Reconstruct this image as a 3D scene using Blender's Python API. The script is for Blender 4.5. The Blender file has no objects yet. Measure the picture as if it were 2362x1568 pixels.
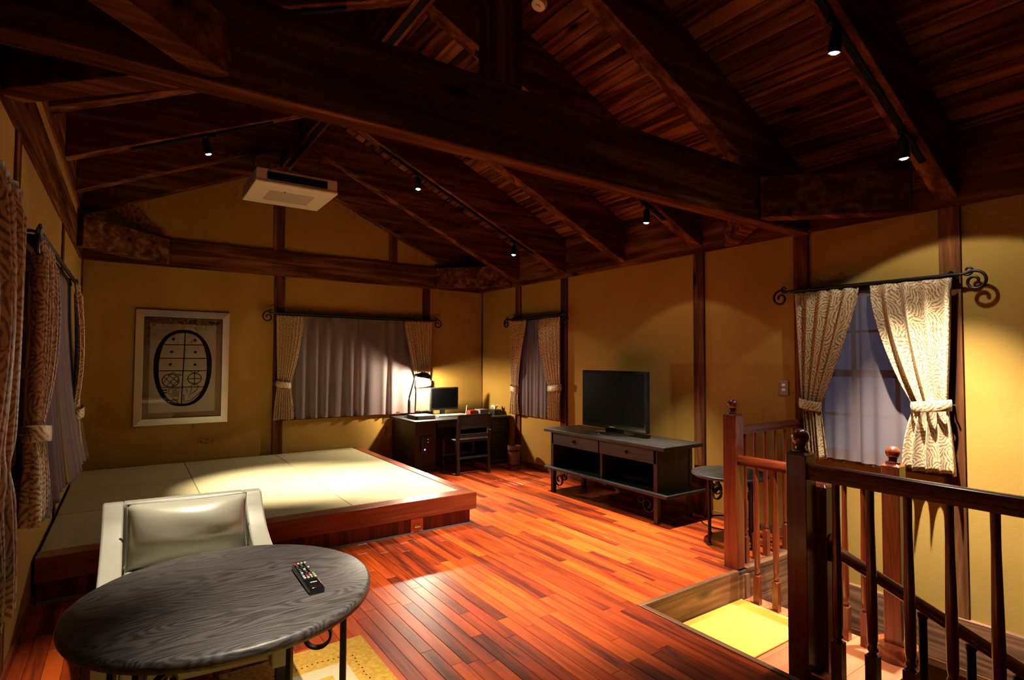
import bpy, bmesh, math, random
from mathutils import Vector, Matrix
random.seed(7)
S = bpy.context.scene
C = bpy.context.collection
PI = math.pi

# ------------------------------------------------------------------ camera, world, exposure
CAMH = 1.317
FPX = 1278.322
def cam_axes(yaw=.603315535, pitch=.0362225382, roll=.00439044391):
    cy, sy, cp, sp = math.cos(yaw), math.sin(yaw), math.cos(pitch), math.sin(pitch)
    fwd = Vector((sy*cp, cy*cp, sp)); right = Vector((cy, -sy, 0)); up = right.cross(fwd)
    cr, sr = math.cos(roll), math.sin(roll)
    return cr*right + sr*up, -sr*right + cr*up, fwd
CR, CU, CF = cam_axes()
cam_d = bpy.data.cameras.new('camera')
cam = bpy.data.objects.new('camera', cam_d); C.objects.link(cam)
cam_d.sensor_fit = 'HORIZONTAL'; cam_d.sensor_width = 36.0
cam_d.lens = 36.0*FPX/2362.0
cam_d.clip_start = .02; cam_d.clip_end = 200
M3 = Matrix((CR, CU, -CF)).transposed()
cam.matrix_world = Matrix.Translation((0, 0, CAMH)) @ M3.to_4x4()
S.camera = cam
def project(p):
    d = Vector(p) - Vector((0, 0, CAMH)); z = d.dot(CF)
    return (1181+FPX*d.dot(CR)/z, 784-FPX*d.dot(CU)/z, z)

W = bpy.data.worlds.new('dusk'); S.world = W; W.use_nodes = True
W.node_tree.nodes['Background'].inputs[0].default_value = (.26, .34, .62, 1)
W.node_tree.nodes['Background'].inputs[1].default_value = .26
S.view_settings.view_transform = 'Standard'
S.view_settings.look = 'None'
S.view_settings.gamma = 1.0
S.view_settings.exposure = -0.1
S.view_settings.use_curve_mapping = False
S.cycles.use_denoising = True
S.cycles.max_bounces = 8; S.cycles.diffuse_bounces = 5; S.cycles.glossy_bounces = 3; S.cycles.transparent_max_bounces = 10
S.cycles.use_adaptive_sampling = True; S.cycles.adaptive_threshold = .05; S.cycles.adaptive_min_samples = 12
S.cycles.sample_clamp_indirect = 4.0
S.cycles.caustics_reflective = False; S.cycles.caustics_refractive = False

# lamp settings used by the lamp builders further down: (narrow beam W, wide spill W)
LAMP_COL = (1.0, .85, .63)

# ------------------------------------------------------------------ helpers
def tag(o, label=None, cat=None, group=None, kind=None):
    if label: o['label'] = label
    if cat: o['category'] = cat
    if group: o['group'] = group
    if kind: o['kind'] = kind
    return o
def thing(name, label, cat, loc=(0, 0, 0), group=None, kind=None):
    o = bpy.data.objects.new(name, None); C.objects.link(o); o.location = loc
    o.empty_display_size = .05
    return tag(o, label, cat, group, kind)

class MB:
    """collects shapes in world coordinates and links them as one mesh object"""
    def __init__(s): s.v = []; s.f = []; s.uv = {}
    def add(s, vs, fs):
        b = len(s.v); s.v += [tuple(v) for v in vs]; s.f += [tuple(b+i for i in f) for f in fs]; return s
    def box(s, x0, x1, y0, y1, z0, z1):
        return s.add([(x0,y0,z0),(x1,y0,z0),(x1,y1,z0),(x0,y1,z0),(x0,y0,z1),(x1,y0,z1),(x1,y1,z1),(x0,y1,z1)],
                     [(0,3,2,1),(4,5,6,7),(0,1,5,4),(1,2,6,5),(2,3,7,6),(3,0,4,7)])
    def obox(s, a, b, w, t, up=(0,0,1)):
        """bar from a to b, width w (across), thickness t (along up)"""
        a, b, up = Vector(a), Vector(b), Vector(up); d = (b-a).normalized()
        sd = d.cross(up).normalized()*w/2; u = sd.cross(d).normalized()*t/2
        vs = [p+i*sd+j*u for p in (a, b) for i, j in ((-1,-1),(1,-1),(1,1),(-1,1))]
        return s.add(vs, [(0,1,2,3),(7,6,5,4),(0,4,5,1),(1,5,6,2),(2,6,7,3),(3,7,4,0)])
    def prism(s, poly, axis, d0, d1):
        """poly = list of 2D points in the plane normal to axis"""
        def P(p, d):
            return {'x': (d, p[0], p[1]), 'y': (p[0], d, p[1]), 'z': (p[0], p[1], d)}[axis]
        n = len(poly)
        vs = [P(p, d0) for p in poly] + [P(p, d1) for p in poly]
        fs = [tuple(range(n)), tuple(range(2*n-1, n-1, -1))] + [(i, n+i, n+(i+1)%n, (i+1)%n) for i in range(n)]
        return s.add(vs, fs)
    def lathe(s, prof, c=(0,0,0), seg=24, axis=(0,0,1)):
        """prof = [(r, h)...] bottom to top around an axis through c"""
        ax = Vector(axis).normalized()
        t = Vector((1,0,0)) if abs(ax.x) < .9 else Vector((0,1,0))
        u = ax.cross(t).normalized(); w = ax.cross(u); c = Vector(c); b = len(s.v); n = len(prof)
        for r, hh in prof:
            for k in range(seg):
                a = 2*PI*k/seg; s.v.append(tuple(c + ax*hh + (u*math.cos(a)+w*math.sin(a))*max(r, 1e-5)))
        for i in range(n-1):
            for k in range(seg):
                k2 = (k+1) % seg
                s.f.append((b+i*seg+k, b+i*seg+k2, b+(i+1)*seg+k2, b+(i+1)*seg+k))
        s.f.append(tuple(b+k for k in reversed(range(seg)))); s.f.append(tuple(b+(n-1)*seg+k for k in range(seg)))
        return s
    def tube(s, pts, r, seg=8, flat=None):
        """round tube along pts; flat=(axis,w): strap of width w along axis instead"""
        pts = [Vector(p) for p in pts]; b = len(s.v); n = len(pts); prev = None
        for i, p in enumerate(pts):
            d = (pts[min(i+1, n-1)]-pts[max(i-1, 0)]).normalized()
            if flat:
                u = Vector(flat[0]).normalized()*flat[1]/2; w = d.cross(u).normalized()*r
                ring = [u+w, -u+w, -u-w, u-w]
            else:
                if prev is None:
                    t = Vector((0,0,1)) if abs(d.z) < .9 else Vector((1,0,0)); u = d.cross(t).normalized()
                else:
                    u = (prev - d*prev.dot(d)).normalized()
                prev = u; w = d.cross(u)
                rr = r[i] if isinstance(r, (list, tuple)) else r
                ring = [(u*math.cos(2*PI*k/seg)+w*math.sin(2*PI*k/seg))*rr for k in range(seg)]
            s.v += [tuple(p+q) for q in ring]
        m = 4 if flat else seg
        for i in range(n-1):
            for k in range(m):
                k2 = (k+1) % m; s.f.append((b+i*m+k, b+i*m+k2, b+(i+1)*m+k2, b+(i+1)*m+k))
        s.f.append(tuple(b+k for k in reversed(range(m)))); s.f.append(tuple(b+(n-1)*m+k for k in range(m)))
        return s
    def grid(s, rows, uvs=None):
        b = len(s.v); nr, nc = len(rows), len(rows[0])
        for r in rows: s.v += [tuple(p) for p in r]
        for i in range(nr-1):
            for j in range(nc-1):
                s.f.append((b+i*nc+j, b+i*nc+j+1, b+(i+1)*nc+j+1, b+(i+1)*nc+j))
        if uvs:
            for i in range(nr):
                for j in range(nc): s.uv[b+i*nc+j] = uvs[i][j]
        return s
    def build(s, name, mat, parent=None, smooth=False, bevel=0, solid=0, seg=2, subd=0):
        me = bpy.data.meshes.new(name)
        off = Vector(parent.matrix_basis.translation) if parent else Vector((0,0,0))
        if parent and parent.parent: off = off + Vector(parent.parent.matrix_basis.translation)
        o = bpy.data.objects.new(name, me)
        me.from_pydata([tuple(Vector(v)-off) for v in s.v], [], s.f)
        bm = bmesh.new(); bm.from_mesh(me); bmesh.ops.recalc_face_normals(bm, faces=bm.faces)
        if s.uv:
            lay = bm.loops.layers.uv.new('uv')
            for f in bm.faces:
                for l in f.loops: l[lay].uv = s.uv.get(l.vert.index, (0,0))
        bm.to_mesh(me); bm.free()
        if smooth:
            for p in me.polygons: p.use_smooth = True
            if smooth != 'all':
                me.set_sharp_from_angle(angle=math.radians(40))
        me.materials.append(mat)
        C.objects.link(o)
        if parent: o.parent = parent
        if bevel:
            b = o.modifiers.new('bevel', 'BEVEL'); b.width = bevel; b.segments = seg; b.limit_method = 'ANGLE'; b.angle_limit = math.radians(40)
        if solid:
            b = o.modifiers.new('solid', 'SOLIDIFY'); b.thickness = solid; b.offset = 0
        if subd:
            b = o.modifiers.new('sub', 'SUBSURF'); b.levels = subd; b.render_levels = subd
        return o

def box(name, mat, x0, x1, y0, y1, z0, z1, parent=None, bevel=0):
    return MB().box(x0, x1, y0, y1, z0, z1).build(name, mat, parent, bevel=bevel)
def copy_tree(o, parent=None):
    c = o.copy(); C.objects.link(c); c.parent = parent
    for ch in list(o.children): copy_tree(ch, c)
    return c
def spiral(c, a, r0, r1, t0, turns, n=28):
    """flat spiral in the plane spanned by a and z"""
    c, a = Vector(c), Vector(a); up = Vector((0,0,1)); out = []
    for i in range(n+1):
        u = i/n; r = r0+(r1-r0)*u; t = t0+turns*2*PI*u
        out.append(c + a*r*math.cos(t) + up*r*math.sin(t))
    return out

# ------------------------------------------------------------------ materials
def newmat(name):
    m = bpy.data.materials.new(name); m.use_nodes = True
    nt = m.node_tree; return m, nt, nt.nodes['Principled BSDF']
def N(nt, t, **kw):
    n = nt.nodes.new(t)
    for k, v in kw.items():
        if hasattr(n, k): setattr(n, k, v)
    return n
def plain(name, col, rough=.6, metal=0, coat=0, bump=0, bscale=60, emit=None, estr=0, var=.0):
    m, nt, b = newmat(name)
    b.inputs['Base Color'].default_value = (*col, 1); b.inputs['Roughness'].default_value = rough
    b.inputs['Metallic'].default_value = metal; b.inputs['Coat Weight'].default_value = coat
    if emit:
        b.inputs['Emission Color'].default_value = (*emit, 1); b.inputs['Emission Strength'].default_value = estr
    geo = N(nt, 'ShaderNodeNewGeometry')
    nz = N(nt, 'ShaderNodeTexNoise'); nz.inputs['Scale'].default_value = bscale; nz.inputs['Detail'].default_value = 5
    nt.links.new(geo.outputs['Position'], nz.inputs['Vector'])
    if bump:
        bp = N(nt, 'ShaderNodeBump'); bp.inputs['Strength'].default_value = bump; bp.inputs['Distance'].default_value = .004
        nt.links.new(nz.outputs['Fac'], bp.inputs['Height']); nt.links.new(bp.outputs['Normal'], b.inputs['Normal'])
    if var:
        mx = N(nt, 'ShaderNodeMix', data_type='RGBA'); mx.inputs[0].default_value = .5
        mx.inputs[6].default_value = (*[c*(1-var) for c in col], 1); mx.inputs[7].default_value = (*[min(1, c*(1+var)) for c in col], 1)
        nt.links.new(nz.outputs['Fac'], mx.inputs[0]); nt.links.new(mx.outputs[2], b.inputs['Base Color'])
    return m
def wood(name, cols, axis, rough=.5, coat=0, scale=1.0, grain=.5, rand=0, bump=.25, knots=False, ringdist=3.0, obj=False, spec=.5, coatr=.15):
    """cols=(dark, mid, light); grain runs along axis ('x','y','z')"""
    m, nt, b = newmat(name); L = nt.links.new
    if obj:
        tc = N(nt, 'ShaderNodeTexCoord'); src = tc.outputs['Object']
    else:
        g = N(nt, 'ShaderNodeNewGeometry'); src = g.outputs['Position']
    oi = N(nt, 'ShaderNodeObjectInfo'); gi = N(nt, 'ShaderNodeNewGeometry')
    rsum = N(nt, 'ShaderNodeMath', operation='ADD'); L(oi.outputs['Random'], rsum.inputs[0]); L(gi.outputs['Random Per Island'], rsum.inputs[1])
    rfr = N(nt, 'ShaderNodeMath', operation='FRACT'); L(rsum.outputs[0], rfr.inputs[0])
    mp = N(nt, 'ShaderNodeMapping'); L(src, mp.inputs['Vector'])
    st = .07; sc = {'x': (st, 1, 1), 'y': (1, st, 1), 'z': (1, 1, st)}[axis]
    mp.inputs['Scale'].default_value = [q*scale*14 for q in sc]
    off = N(nt, 'ShaderNodeVectorMath', operation='SCALE'); off.inputs[0].default_value = (13.1, 7.7, 5.3); L(rfr.outputs[0], off.inputs['Scale'])
    ad = N(nt, 'ShaderNodeVectorMath', operation='ADD'); L(mp.outputs[0], ad.inputs[0]); L(off.outputs[0], ad.inputs[1])
    n1 = N(nt, 'ShaderNodeTexNoise'); n1.inputs['Scale'].default_value = 1.0; n1.inputs['Detail'].default_value = 8; n1.inputs['Roughness'].default_value = .65; n1.inputs['Distortion'].default_value = .6
    L(ad.outputs[0], n1.inputs['Vector'])
    wv = N(nt, 'ShaderNodeTexNoise'); wv.inputs['Scale'].default_value = 5.0; wv.inputs['Detail'].default_value = 4
    L(ad.outputs[0], wv.inputs['Vector'])
    # growth rings: sine of a stretched low noise
    n2 = N(nt, 'ShaderNodeTexNoise'); n2.inputs['Scale'].default_value = .35; n2.inputs['Detail'].default_value = 2
    L(ad.outputs[0], n2.inputs['Vector'])
    mu = N(nt, 'ShaderNodeMath', operation='MULTIPLY'); L(n2.outputs['Fac'], mu.inputs[0]); mu.inputs[1].default_value = 26*ringdist
    sn = N(nt, 'ShaderNodeMath', operation='SINE'); L(mu.outputs[0], sn.inputs[0])
    s2 = N(nt, 'ShaderNodeMath', operation='MULTIPLY_ADD'); L(sn.outputs[0], s2.inputs[0]); s2.inputs[1].default_value = .16*grain; s2.inputs[2].default_value = 0
    a1 = N(nt, 'ShaderNodeMath', operation='ADD'); L(n1.outputs['Fac'], a1.inputs[0]); L(s2.outputs[0], a1.inputs[1])
    w2 = N(nt, 'ShaderNodeMath', operation='MULTIPLY_ADD'); L(wv.outputs['Fac'], w2.inputs[0]); w2.inputs[1].default_value = .5*grain; w2.inputs[2].default_value = -.25*grain
    a2 = N(nt, 'ShaderNodeMath', operation='ADD'); L(a1.outputs[0], a2.inputs[0]); L(w2.outputs[0], a2.inputs[1])
    last = a2
    if rand:
        r2 = N(nt, 'ShaderNodeMath', operation='MULTIPLY_ADD'); L(rfr.outputs[0], r2.inputs[0]); r2.inputs[1].default_value = rand; r2.inputs[2].default_value = -rand/2
        a3 = N(nt, 'ShaderNodeMath', operation='ADD'); L(a2.outputs[0], a3.inputs[0]); L(r2.outputs[0], a3.inputs[1]); last = a3
    cr = N(nt, 'ShaderNodeValToRGB'); e = cr.color_ramp.elements
    e[0].position = .22; e[0].color = (*cols[0], 1); e[1].position = .80; e[1].color = (*cols[2], 1)
    mid = e.new(.5); mid.color = (*cols[1], 1)
    L(last.outputs[0], cr.inputs[0])
    colout = cr.outputs[0]
    if knots:
        vm = N(nt, 'ShaderNodeMapping'); L(src, vm.inputs['Vector'])
        ks = {'x': (1.6, 5, 5), 'y': (5, 1.6, 5), 'z': (5, 5, 1.6)}[axis]; vm.inputs['Scale'].default_value = ks
        vo = N(nt, 'ShaderNodeTexVoronoi'); vo.inputs['Scale'].default_value = 1.0; L(vm.outputs[0], vo.inputs['Vector'])
        kr = N(nt, 'ShaderNodeMapRange'); kr.inputs[1].default_value = .06; kr.inputs[2].default_value = .16; L(vo.outputs['Distance'], kr.inputs[0])
        km = N(nt, 'ShaderNodeMix', data_type='RGBA'); L(kr.outputs[0], km.inputs[0]); km.inputs[6].default_value = (*[c*.25 for c in cols[0]], 1); L(cr.outputs[0], km.inputs[7]); colout = km.outputs[2]
    L(colout, b.inputs['Base Color'])
    b.inputs['Roughness'].default_value = rough; b.inputs['Coat Weight'].default_value = coat; b.inputs['Coat Roughness'].default_value = coatr
    b.inputs['Specular IOR Level'].default_value = spec
    if bump:
        bp = N(nt, 'ShaderNodeBump'); bp.inputs['Strength'].default_value = bump; bp.inputs['Distance'].default_value = .002
        L(last.outputs[0], bp.inputs['Height']); L(bp.outputs['Normal'], b.inputs['Normal'])
    return m

M = {}
BEAM = ((.024, .0080, .0031), (.095, .0325, .0108), (.270, .106, .0370))
for ax in 'xyz':
    M['beam_'+ax] = wood('dark stained timber '+ax, BEAM, ax, rough=.65, grain=.55, bump=.25, scale=1.0, knots=True, spec=0.0, ringdist=1.2)
ROOF = ((.030, .0100, .004), (.110, .038, .0130), (.25, .096, .0320))
M['roof'] = wood('stained pine roof board', ROOF, 'y', rough=.55, grain=1.0, rand=.35, scale=.8, bump=.4, knots=True, ringdist=2, spec=0.0)
M['floor'] = wood('red hardwood floor', ((.085, .0100, .003), (.34, .040, .005), (.58, .088, .009)), 'y', rough=.36, coat=.12, coatr=.12, grain=.40, rand=.46, scale=1.6, bump=.05, ringdist=1.2)
M['subfloor'] = plain('dark joint under floor boards', (.03, .010, .005), .8)
RED = ((.11, .020, .008), (.20, .036, .012), (.30, .062, .020))
for ax in 'xyz':
    M['red_'+ax] = wood('red hardwood '+ax, RED, ax, rough=.32, coat=.3, grain=.5, scale=1.5, bump=.06)
M['red_slat'] = wood('red hardwood strip', ((.05, .010, .006), (.13, .024, .010), (.22, .042, .014)), 'z', rough=.4, grain=.4, rand=.6, scale=1.5, bump=.05)
RAIL = ((.080, .014, .005), (.16, .028, .009), (.24, .046, .013))
for ax in 'xyz':
    M['rail_'+ax] = wood('varnished cherry '+ax, RAIL, ax, rough=.28, coat=.5, grain=.6, scale=2.0, bump=.05)
BLK = ((.006, .0052, .005), (.013, .0112, .0108), (.027, .023, .022))
for ax in 'xyz':
    M['black_'+ax] = wood('black stained oak '+ax, BLK, ax, rough=.45, grain=.9, scale=1.8, bump=.25, ringdist=2.0)
def table_mat():
    m, nt, b = newmat('black stained ash'); L = nt.links.new
    g = N(nt, 'ShaderNodeNewGeometry')
    mp = N(nt, 'ShaderNodeMapping'); L(g.outputs['Position'], mp.inputs['Vector']); mp.inputs['Scale'].default_value = (1.6, 6.0, 6.0); mp.inputs['Rotation'].default_value = (0, 0, .12)
    n1 = N(nt, 'ShaderNodeTexNoise'); n1.inputs['Scale'].default_value = 1.1; n1.inputs['Detail'].default_value = 2.5; n1.inputs['Roughness'].default_value = .45; L(mp.outputs[0], n1.inputs['Vector'])
    sx = N(nt, 'ShaderNodeSeparateXYZ'); L(g.outputs['Position'], sx.inputs[0])
    k = N(nt, 'ShaderNodeMath', operation='MULTIPLY_ADD'); L(n1.outputs['Fac'], k.inputs[0]); k.inputs[1].default_value = .62; L(sx.outputs[1], k.inputs[2])
    fr = N(nt, 'ShaderNodeMath', operation='MULTIPLY'); L(k.outputs[0], fr.inputs[0]); fr.inputs[1].default_value = 280
    sn = N(nt, 'ShaderNodeMath', operation='SINE'); L(fr.outputs[0], sn.inputs[0])
    mp2 = N(nt, 'ShaderNodeMapping'); L(g.outputs['Position'], mp2.inputs['Vector']); mp2.inputs['Scale'].default_value = (14, 260, 260)
    n2 = N(nt, 'ShaderNodeTexNoise'); n2.inputs['Scale'].default_value = 1; n2.inputs['Detail'].default_value = 5; L(mp2.outputs[0], n2.inputs['Vector'])
    a = N(nt, 'ShaderNodeMath', operation='MULTIPLY_ADD'); L(sn.outputs[0], a.inputs[0]); a.inputs[1].default_value = .15; L(n2.outputs['Fac'], a.inputs[2])
    cr = N(nt, 'ShaderNodeValToRGB'); e = cr.color_ramp.elements
    e[0].position = .30; e[0].color = (.028, .025, .027, 1); e[1].position = .68; e[1].color = (.098, .089, .092, 1)
    L(a.outputs[0], cr.inputs[0]); L(cr.outputs[0], b.inputs['Base Color'])
    bp = N(nt, 'ShaderNodeBump'); bp.inputs['Strength'].default_value = .35; bp.inputs['Distance'].default_value = .0012
    L(a.outputs[0], bp.inputs['Height']); L(bp.outputs['Normal'], b.inputs['Normal'])
    b.inputs['Roughness'].default_value = .42
    return m
M['table_top'] = table_mat()
BRN = ((.070, .026, .010), (.165, .064, .025), (.27, .115, .050))
for ax in 'xyz':
    M['brown_'+ax] = wood('weathered brown board '+ax, BRN, ax, rough=.55, grain=.9, scale=.9, bump=.2, knots=True)
M['salmon'] = wood('pale red landing board', ((.30, .085, .036), (.40, .118, .050), (.48, .155, .070)), 'x', rough=.35, coat=.2, grain=.4, scale=1.3, bump=.05)
M['iron'] = plain('black wrought iron', (.012, .011, .011), .45, .6, bump=.15, bscale=90)
M['blackplastic'] = plain('black plastic', (.012, .012, .013), .35)
M['glossblack'] = plain('gloss black plastic', (.006, .006, .007), .12, coat=.6)
M['screen'] = plain('dark screen', (.002, .002, .0025), .30)
M['screen'].node_tree.nodes['Principled BSDF'].inputs['Specular IOR Level'].default_value = .06
M['white'] = plain('off white plastic', (.72, .66, .56), .45)
M['grille'] = plain('beige intake grille', (.42, .36, .29), .6, bump=.4, bscale=220)
M['darkgap'] = plain('dark opening', (.006, .006, .007), .8)
M['darkgap'].node_tree.nodes['Principled BSDF'].inputs['Specular IOR Level'].default_value = .1
M['metal'] = plain('brushed steel', (.34, .33, .31), .40, 1)
M['chrome'] = plain('chrome', (.8, .8, .8), .15, 1)
M['silver_frame'] = plain('champagne silver frame', (.66, .62, .54), .42, .75, bump=.1, bscale=30)
M['mount'] = plain('tan linen mount', (.44, .30, .165), .9, bump=.3, bscale=300)
M['paper'] = plain('ivory paper', (.84, .73, .58), .9, bump=.1, bscale=200)
M['ink'] = plain('black ink', (.012, .010, .010), .8)
M['print_white'] = plain('white print', (.75, .75, .75), .6)
M['copper'] = plain('copper cover plate', (.75, .38, .20), .5, .2)
M['redplastic'] = plain('red packet', (.5, .03, .02), .5)
M['greybox'] = plain('grey card box', (.18, .17, .17), .6)
M['tissue'] = plain('white tissue', (.8, .78, .72), .9, bump=.5, bscale=80)
M['cream'] = plain('cream plastic', (.75, .72, .62), .4)
M['basket'] = wood('brown wooden pail', ((.05,.018,.010),(.09,.033,.017),(.13,.05,.025)), 'z', rough=.5, scale=1.5)
def plaster():
    m, nt, b = newmat('mustard plaster'); L = nt.links.new
    g = N(nt, 'ShaderNodeNewGeometry')
    n1 = N(nt, 'ShaderNodeTexNoise'); n1.inputs['Scale'].default_value = 2.2; n1.inputs['Detail'].default_value = 4; L(g.outputs['Position'], n1.inputs['Vector'])
    cr = N(nt, 'ShaderNodeValToRGB'); e = cr.color_ramp.elements
    e[0].position = .3; e[0].color = (.300, .166, .030, 1); e[1].position = .75; e[1].color = (.355, .207, .045, 1)
    L(n1.outputs['Fac'], cr.inputs[0]); L(cr.outputs[0], b.inputs['Base Color'])
    n2 = N(nt, 'ShaderNodeTexNoise'); n2.inputs['Scale'].default_value = 55; n2.inputs['Detail'].default_value = 8; n2.inputs['Roughness'].default_value = .7; L(g.outputs['Position'], n2.inputs['Vector'])
    bp = N(nt, 'ShaderNodeBump'); bp.inputs['Strength'].default_value = .25; bp.inputs['Distance'].default_value = .004
    L(n2.outputs['Fac'], bp.inputs['Height']); L(bp.outputs['Normal'], b.inputs['Normal'])
    b.inputs['Roughness'].default_value = .95; b.inputs['Specular IOR Level'].default_value = .15
    return m
M['plaster'] = plaster()
def tatami(name, axis):
    m, nt, b = newmat(name); L = nt.links.new
    g = N(nt, 'ShaderNodeNewGeometry'); mp = N(nt, 'ShaderNodeMapping'); L(g.outputs['Position'], mp.inputs['Vector'])
    mp.inputs['Scale'].default_value = (400, 25, 1) if axis == 'y' else (25, 400, 1)
    n = N(nt, 'ShaderNodeTexNoise'); n.inputs['Scale'].default_value = 1; n.inputs['Detail'].default_value = 3; L(mp.outputs[0], n.inputs['Vector'])
    cr = N(nt, 'ShaderNodeValToRGB'); e = cr.color_ramp.elements
    k = 1.0 if axis == 'y' else .90  # same rush: the crossways weave's duller look under light is put into its colour
    e[0].position = .25; e[0].color = (.33*k, .285*k, .145*k, 1); e[1].position = .75; e[1].color = (.47*k, .405*k, .24*k, 1)
    L(n.outputs['Fac'], cr.inputs[0]); L(cr.outputs[0], b.inputs['Base Color'])
    bp = N(nt, 'ShaderNodeBump'); bp.inputs['Strength'].default_value = .3; bp.inputs['Distance'].default_value = .002
    L(n.outputs['Fac'], bp.inputs['Height']); L(bp.outputs['Normal'], b.inputs['Normal'])
    b.inputs['Roughness'].default_value = .62; b.inputs['Specular IOR Level'].default_value = .3
    return m
M['tatami_y'] = tatami('woven rush lengthways', 'y'); M['tatami_x'] = tatami('woven rush crossways', 'x')
def curtain_mat():
    m, nt, b = newmat('gold leaf jacquard'); L = nt.links.new
    uv = N(nt, 'ShaderNodeUVMap')
    n0 = N(nt, 'ShaderNodeTexNoise'); n0.inputs['Scale'].default_value = 9; n0.inputs['Detail'].default_value = 2; L(uv.outputs[0], n0.inputs['Vector'])
    mx = N(nt, 'ShaderNodeMix', data_type='RGBA'); mx.inputs[0].default_value = .05; L(uv.outputs[0], mx.inputs[6]); L(n0.outputs['Color'], mx.inputs[7])
    vo = N(nt, 'ShaderNodeTexVoronoi', voronoi_dimensions='2D'); vo.inputs['Scale'].default_value = 15; L(mx.outputs[2], vo.inputs['Vector'])
    sb = N(nt, 'ShaderNodeVectorMath', operation='SUBTRACT'); L(mx.outputs[2], sb.inputs[0]); L(vo.outputs['Position'], sb.inputs[1])
    sep = N(nt, 'ShaderNodeSeparateColor'); L(vo.outputs['Color'], sep.inputs[0])
    an = N(nt, 'ShaderNodeMath', operation='MULTIPLY'); L(sep.outputs[0], an.inputs[0]); an.inputs[1].default_value = 6.2832
    ro = N(nt, 'ShaderNodeVectorRotate', rotation_type='Z_AXIS'); L(sb.outputs[0], ro.inputs['Vector']); L(an.outputs[0], ro.inputs['Angle'])
    sx = N(nt, 'ShaderNodeSeparateXYZ'); L(ro.outputs[0], sx.inputs[0])
    y2 = N(nt, 'ShaderNodeMath', operation='MULTIPLY'); L(sx.outputs[1], y2.inputs[0]); L(sx.outputs[1], y2.inputs[1])
    bend = N(nt, 'ShaderNodeMath', operation='MULTIPLY_ADD'); L(y2.outputs[0], bend.inputs[0]); bend.inputs[1].default_value = 9.0; L(sx.outputs[0], bend.inputs[2])
    fr = N(nt, 'ShaderNodeMath', operation='MULTIPLY'); L(bend.outputs[0], fr.inputs[0]); fr.inputs[1].default_value = 310
    sn = N(nt, 'ShaderNodeMath', operation='SINE'); L(fr.outputs[0], sn.inputs[0])
    mr = N(nt, 'ShaderNodeMapRange'); mr.inputs[1].default_value = -1; mr.inputs[2].default_value = 1; L(sn.outputs[0], mr.inputs[0])
    n3 = N(nt, 'ShaderNodeTexNoise'); n3.inputs['Scale'].default_value = 55; L(uv.outputs[0], n3.inputs['Vector'])
    ad = N(nt, 'ShaderNodeMath', operation='MULTIPLY_ADD'); L(n3.outputs['Fac'], ad.inputs[0]); ad.inputs[1].default_value = 1.2; L(mr.outputs[0], ad.inputs[2]); mr.inputs[4].default_value = .62
    cr = N(nt, 'ShaderNodeValToRGB'); e = cr.color_ramp.elements
    e[0].position = .62; e[0].color = (.185, .092, .038, 1); e[1].position = 1.0; e[1].color = (.52, .37, .19, 1)
    L(ad.outputs[0], cr.inputs[0]); L(cr.outputs[0], b.inputs['Base Color'])
    b.inputs['Roughness'].default_value = .5; b.inputs['Sheen Weight'].default_value = .1
    bp = N(nt, 'ShaderNodeBump'); bp.inputs['Strength'].default_value = .2; bp.inputs['Distance'].default_value = .002
    L(ad.outputs[0], bp.inputs['Height']); L(bp.outputs['Normal'], b.inputs['Normal'])
    return m
M['curtain'] = curtain_mat()
def sheer_mat():
    m, nt, b = newmat('white voile'); L = nt.links.new
    b.inputs['Base Color'].default_value = (.30, .225, .215, 1); b.inputs['Roughness'].default_value = .9; b.inputs['Specular IOR Level'].default_value = .1
    tl = N(nt, 'ShaderNodeBsdfTranslucent'); tl.inputs[0].default_value = (.36, .30, .32, 1)
    tr = N(nt, 'ShaderNodeBsdfTransparent')
    geo = N(nt, 'ShaderNodeNewGeometry'); nz = N(nt, 'ShaderNodeTexNoise'); nz.inputs['Scale'].default_value = 600; L(geo.outputs['Position'], nz.inputs['Vector'])
    m1 = N(nt, 'ShaderNodeMixShader'); m1.inputs[0].default_value = .45; L(b.outputs[0], m1.inputs[1]); L(tl.outputs[0], m1.inputs[2])
    m2 = N(nt, 'ShaderNodeMixShader')
    mr = N(nt, 'ShaderNodeMapRange'); mr.inputs[3].default_value = .14; mr.inputs[4].default_value = .36; L(nz.outputs['Fac'], mr.inputs[0]); L(mr.outputs[0], m2.inputs[0])
    L(m1.outputs[0], m2.inputs[1]); L(tr.outputs[0], m2.inputs[2])
    L(m2.outputs[0], nt.nodes['Material Output'].inputs[0])
    return m
M['sheer'] = sheer_mat()
def glass_mat(name, refl=.06):
    m, nt, b = newmat(name); L = nt.links.new
    tr = N(nt, 'ShaderNodeBsdfTransparent'); gl = N(nt, 'ShaderNodeBsdfGlossy'); gl.inputs['Roughness'].default_value = .01
    fr = N(nt, 'ShaderNodeFresnel'); fr.inputs[0].default_value = 1.5
    mx = N(nt, 'ShaderNodeMixShader'); L(fr.outputs[0], mx.inputs[0]); L(tr.outputs[0], mx.inputs[1]); L(gl.outputs[0], mx.inputs[2])
    L(mx.outputs[0], nt.nodes['Material Output'].inputs[0]); return m
M['glass'] = glass_mat('clear pane')
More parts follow.
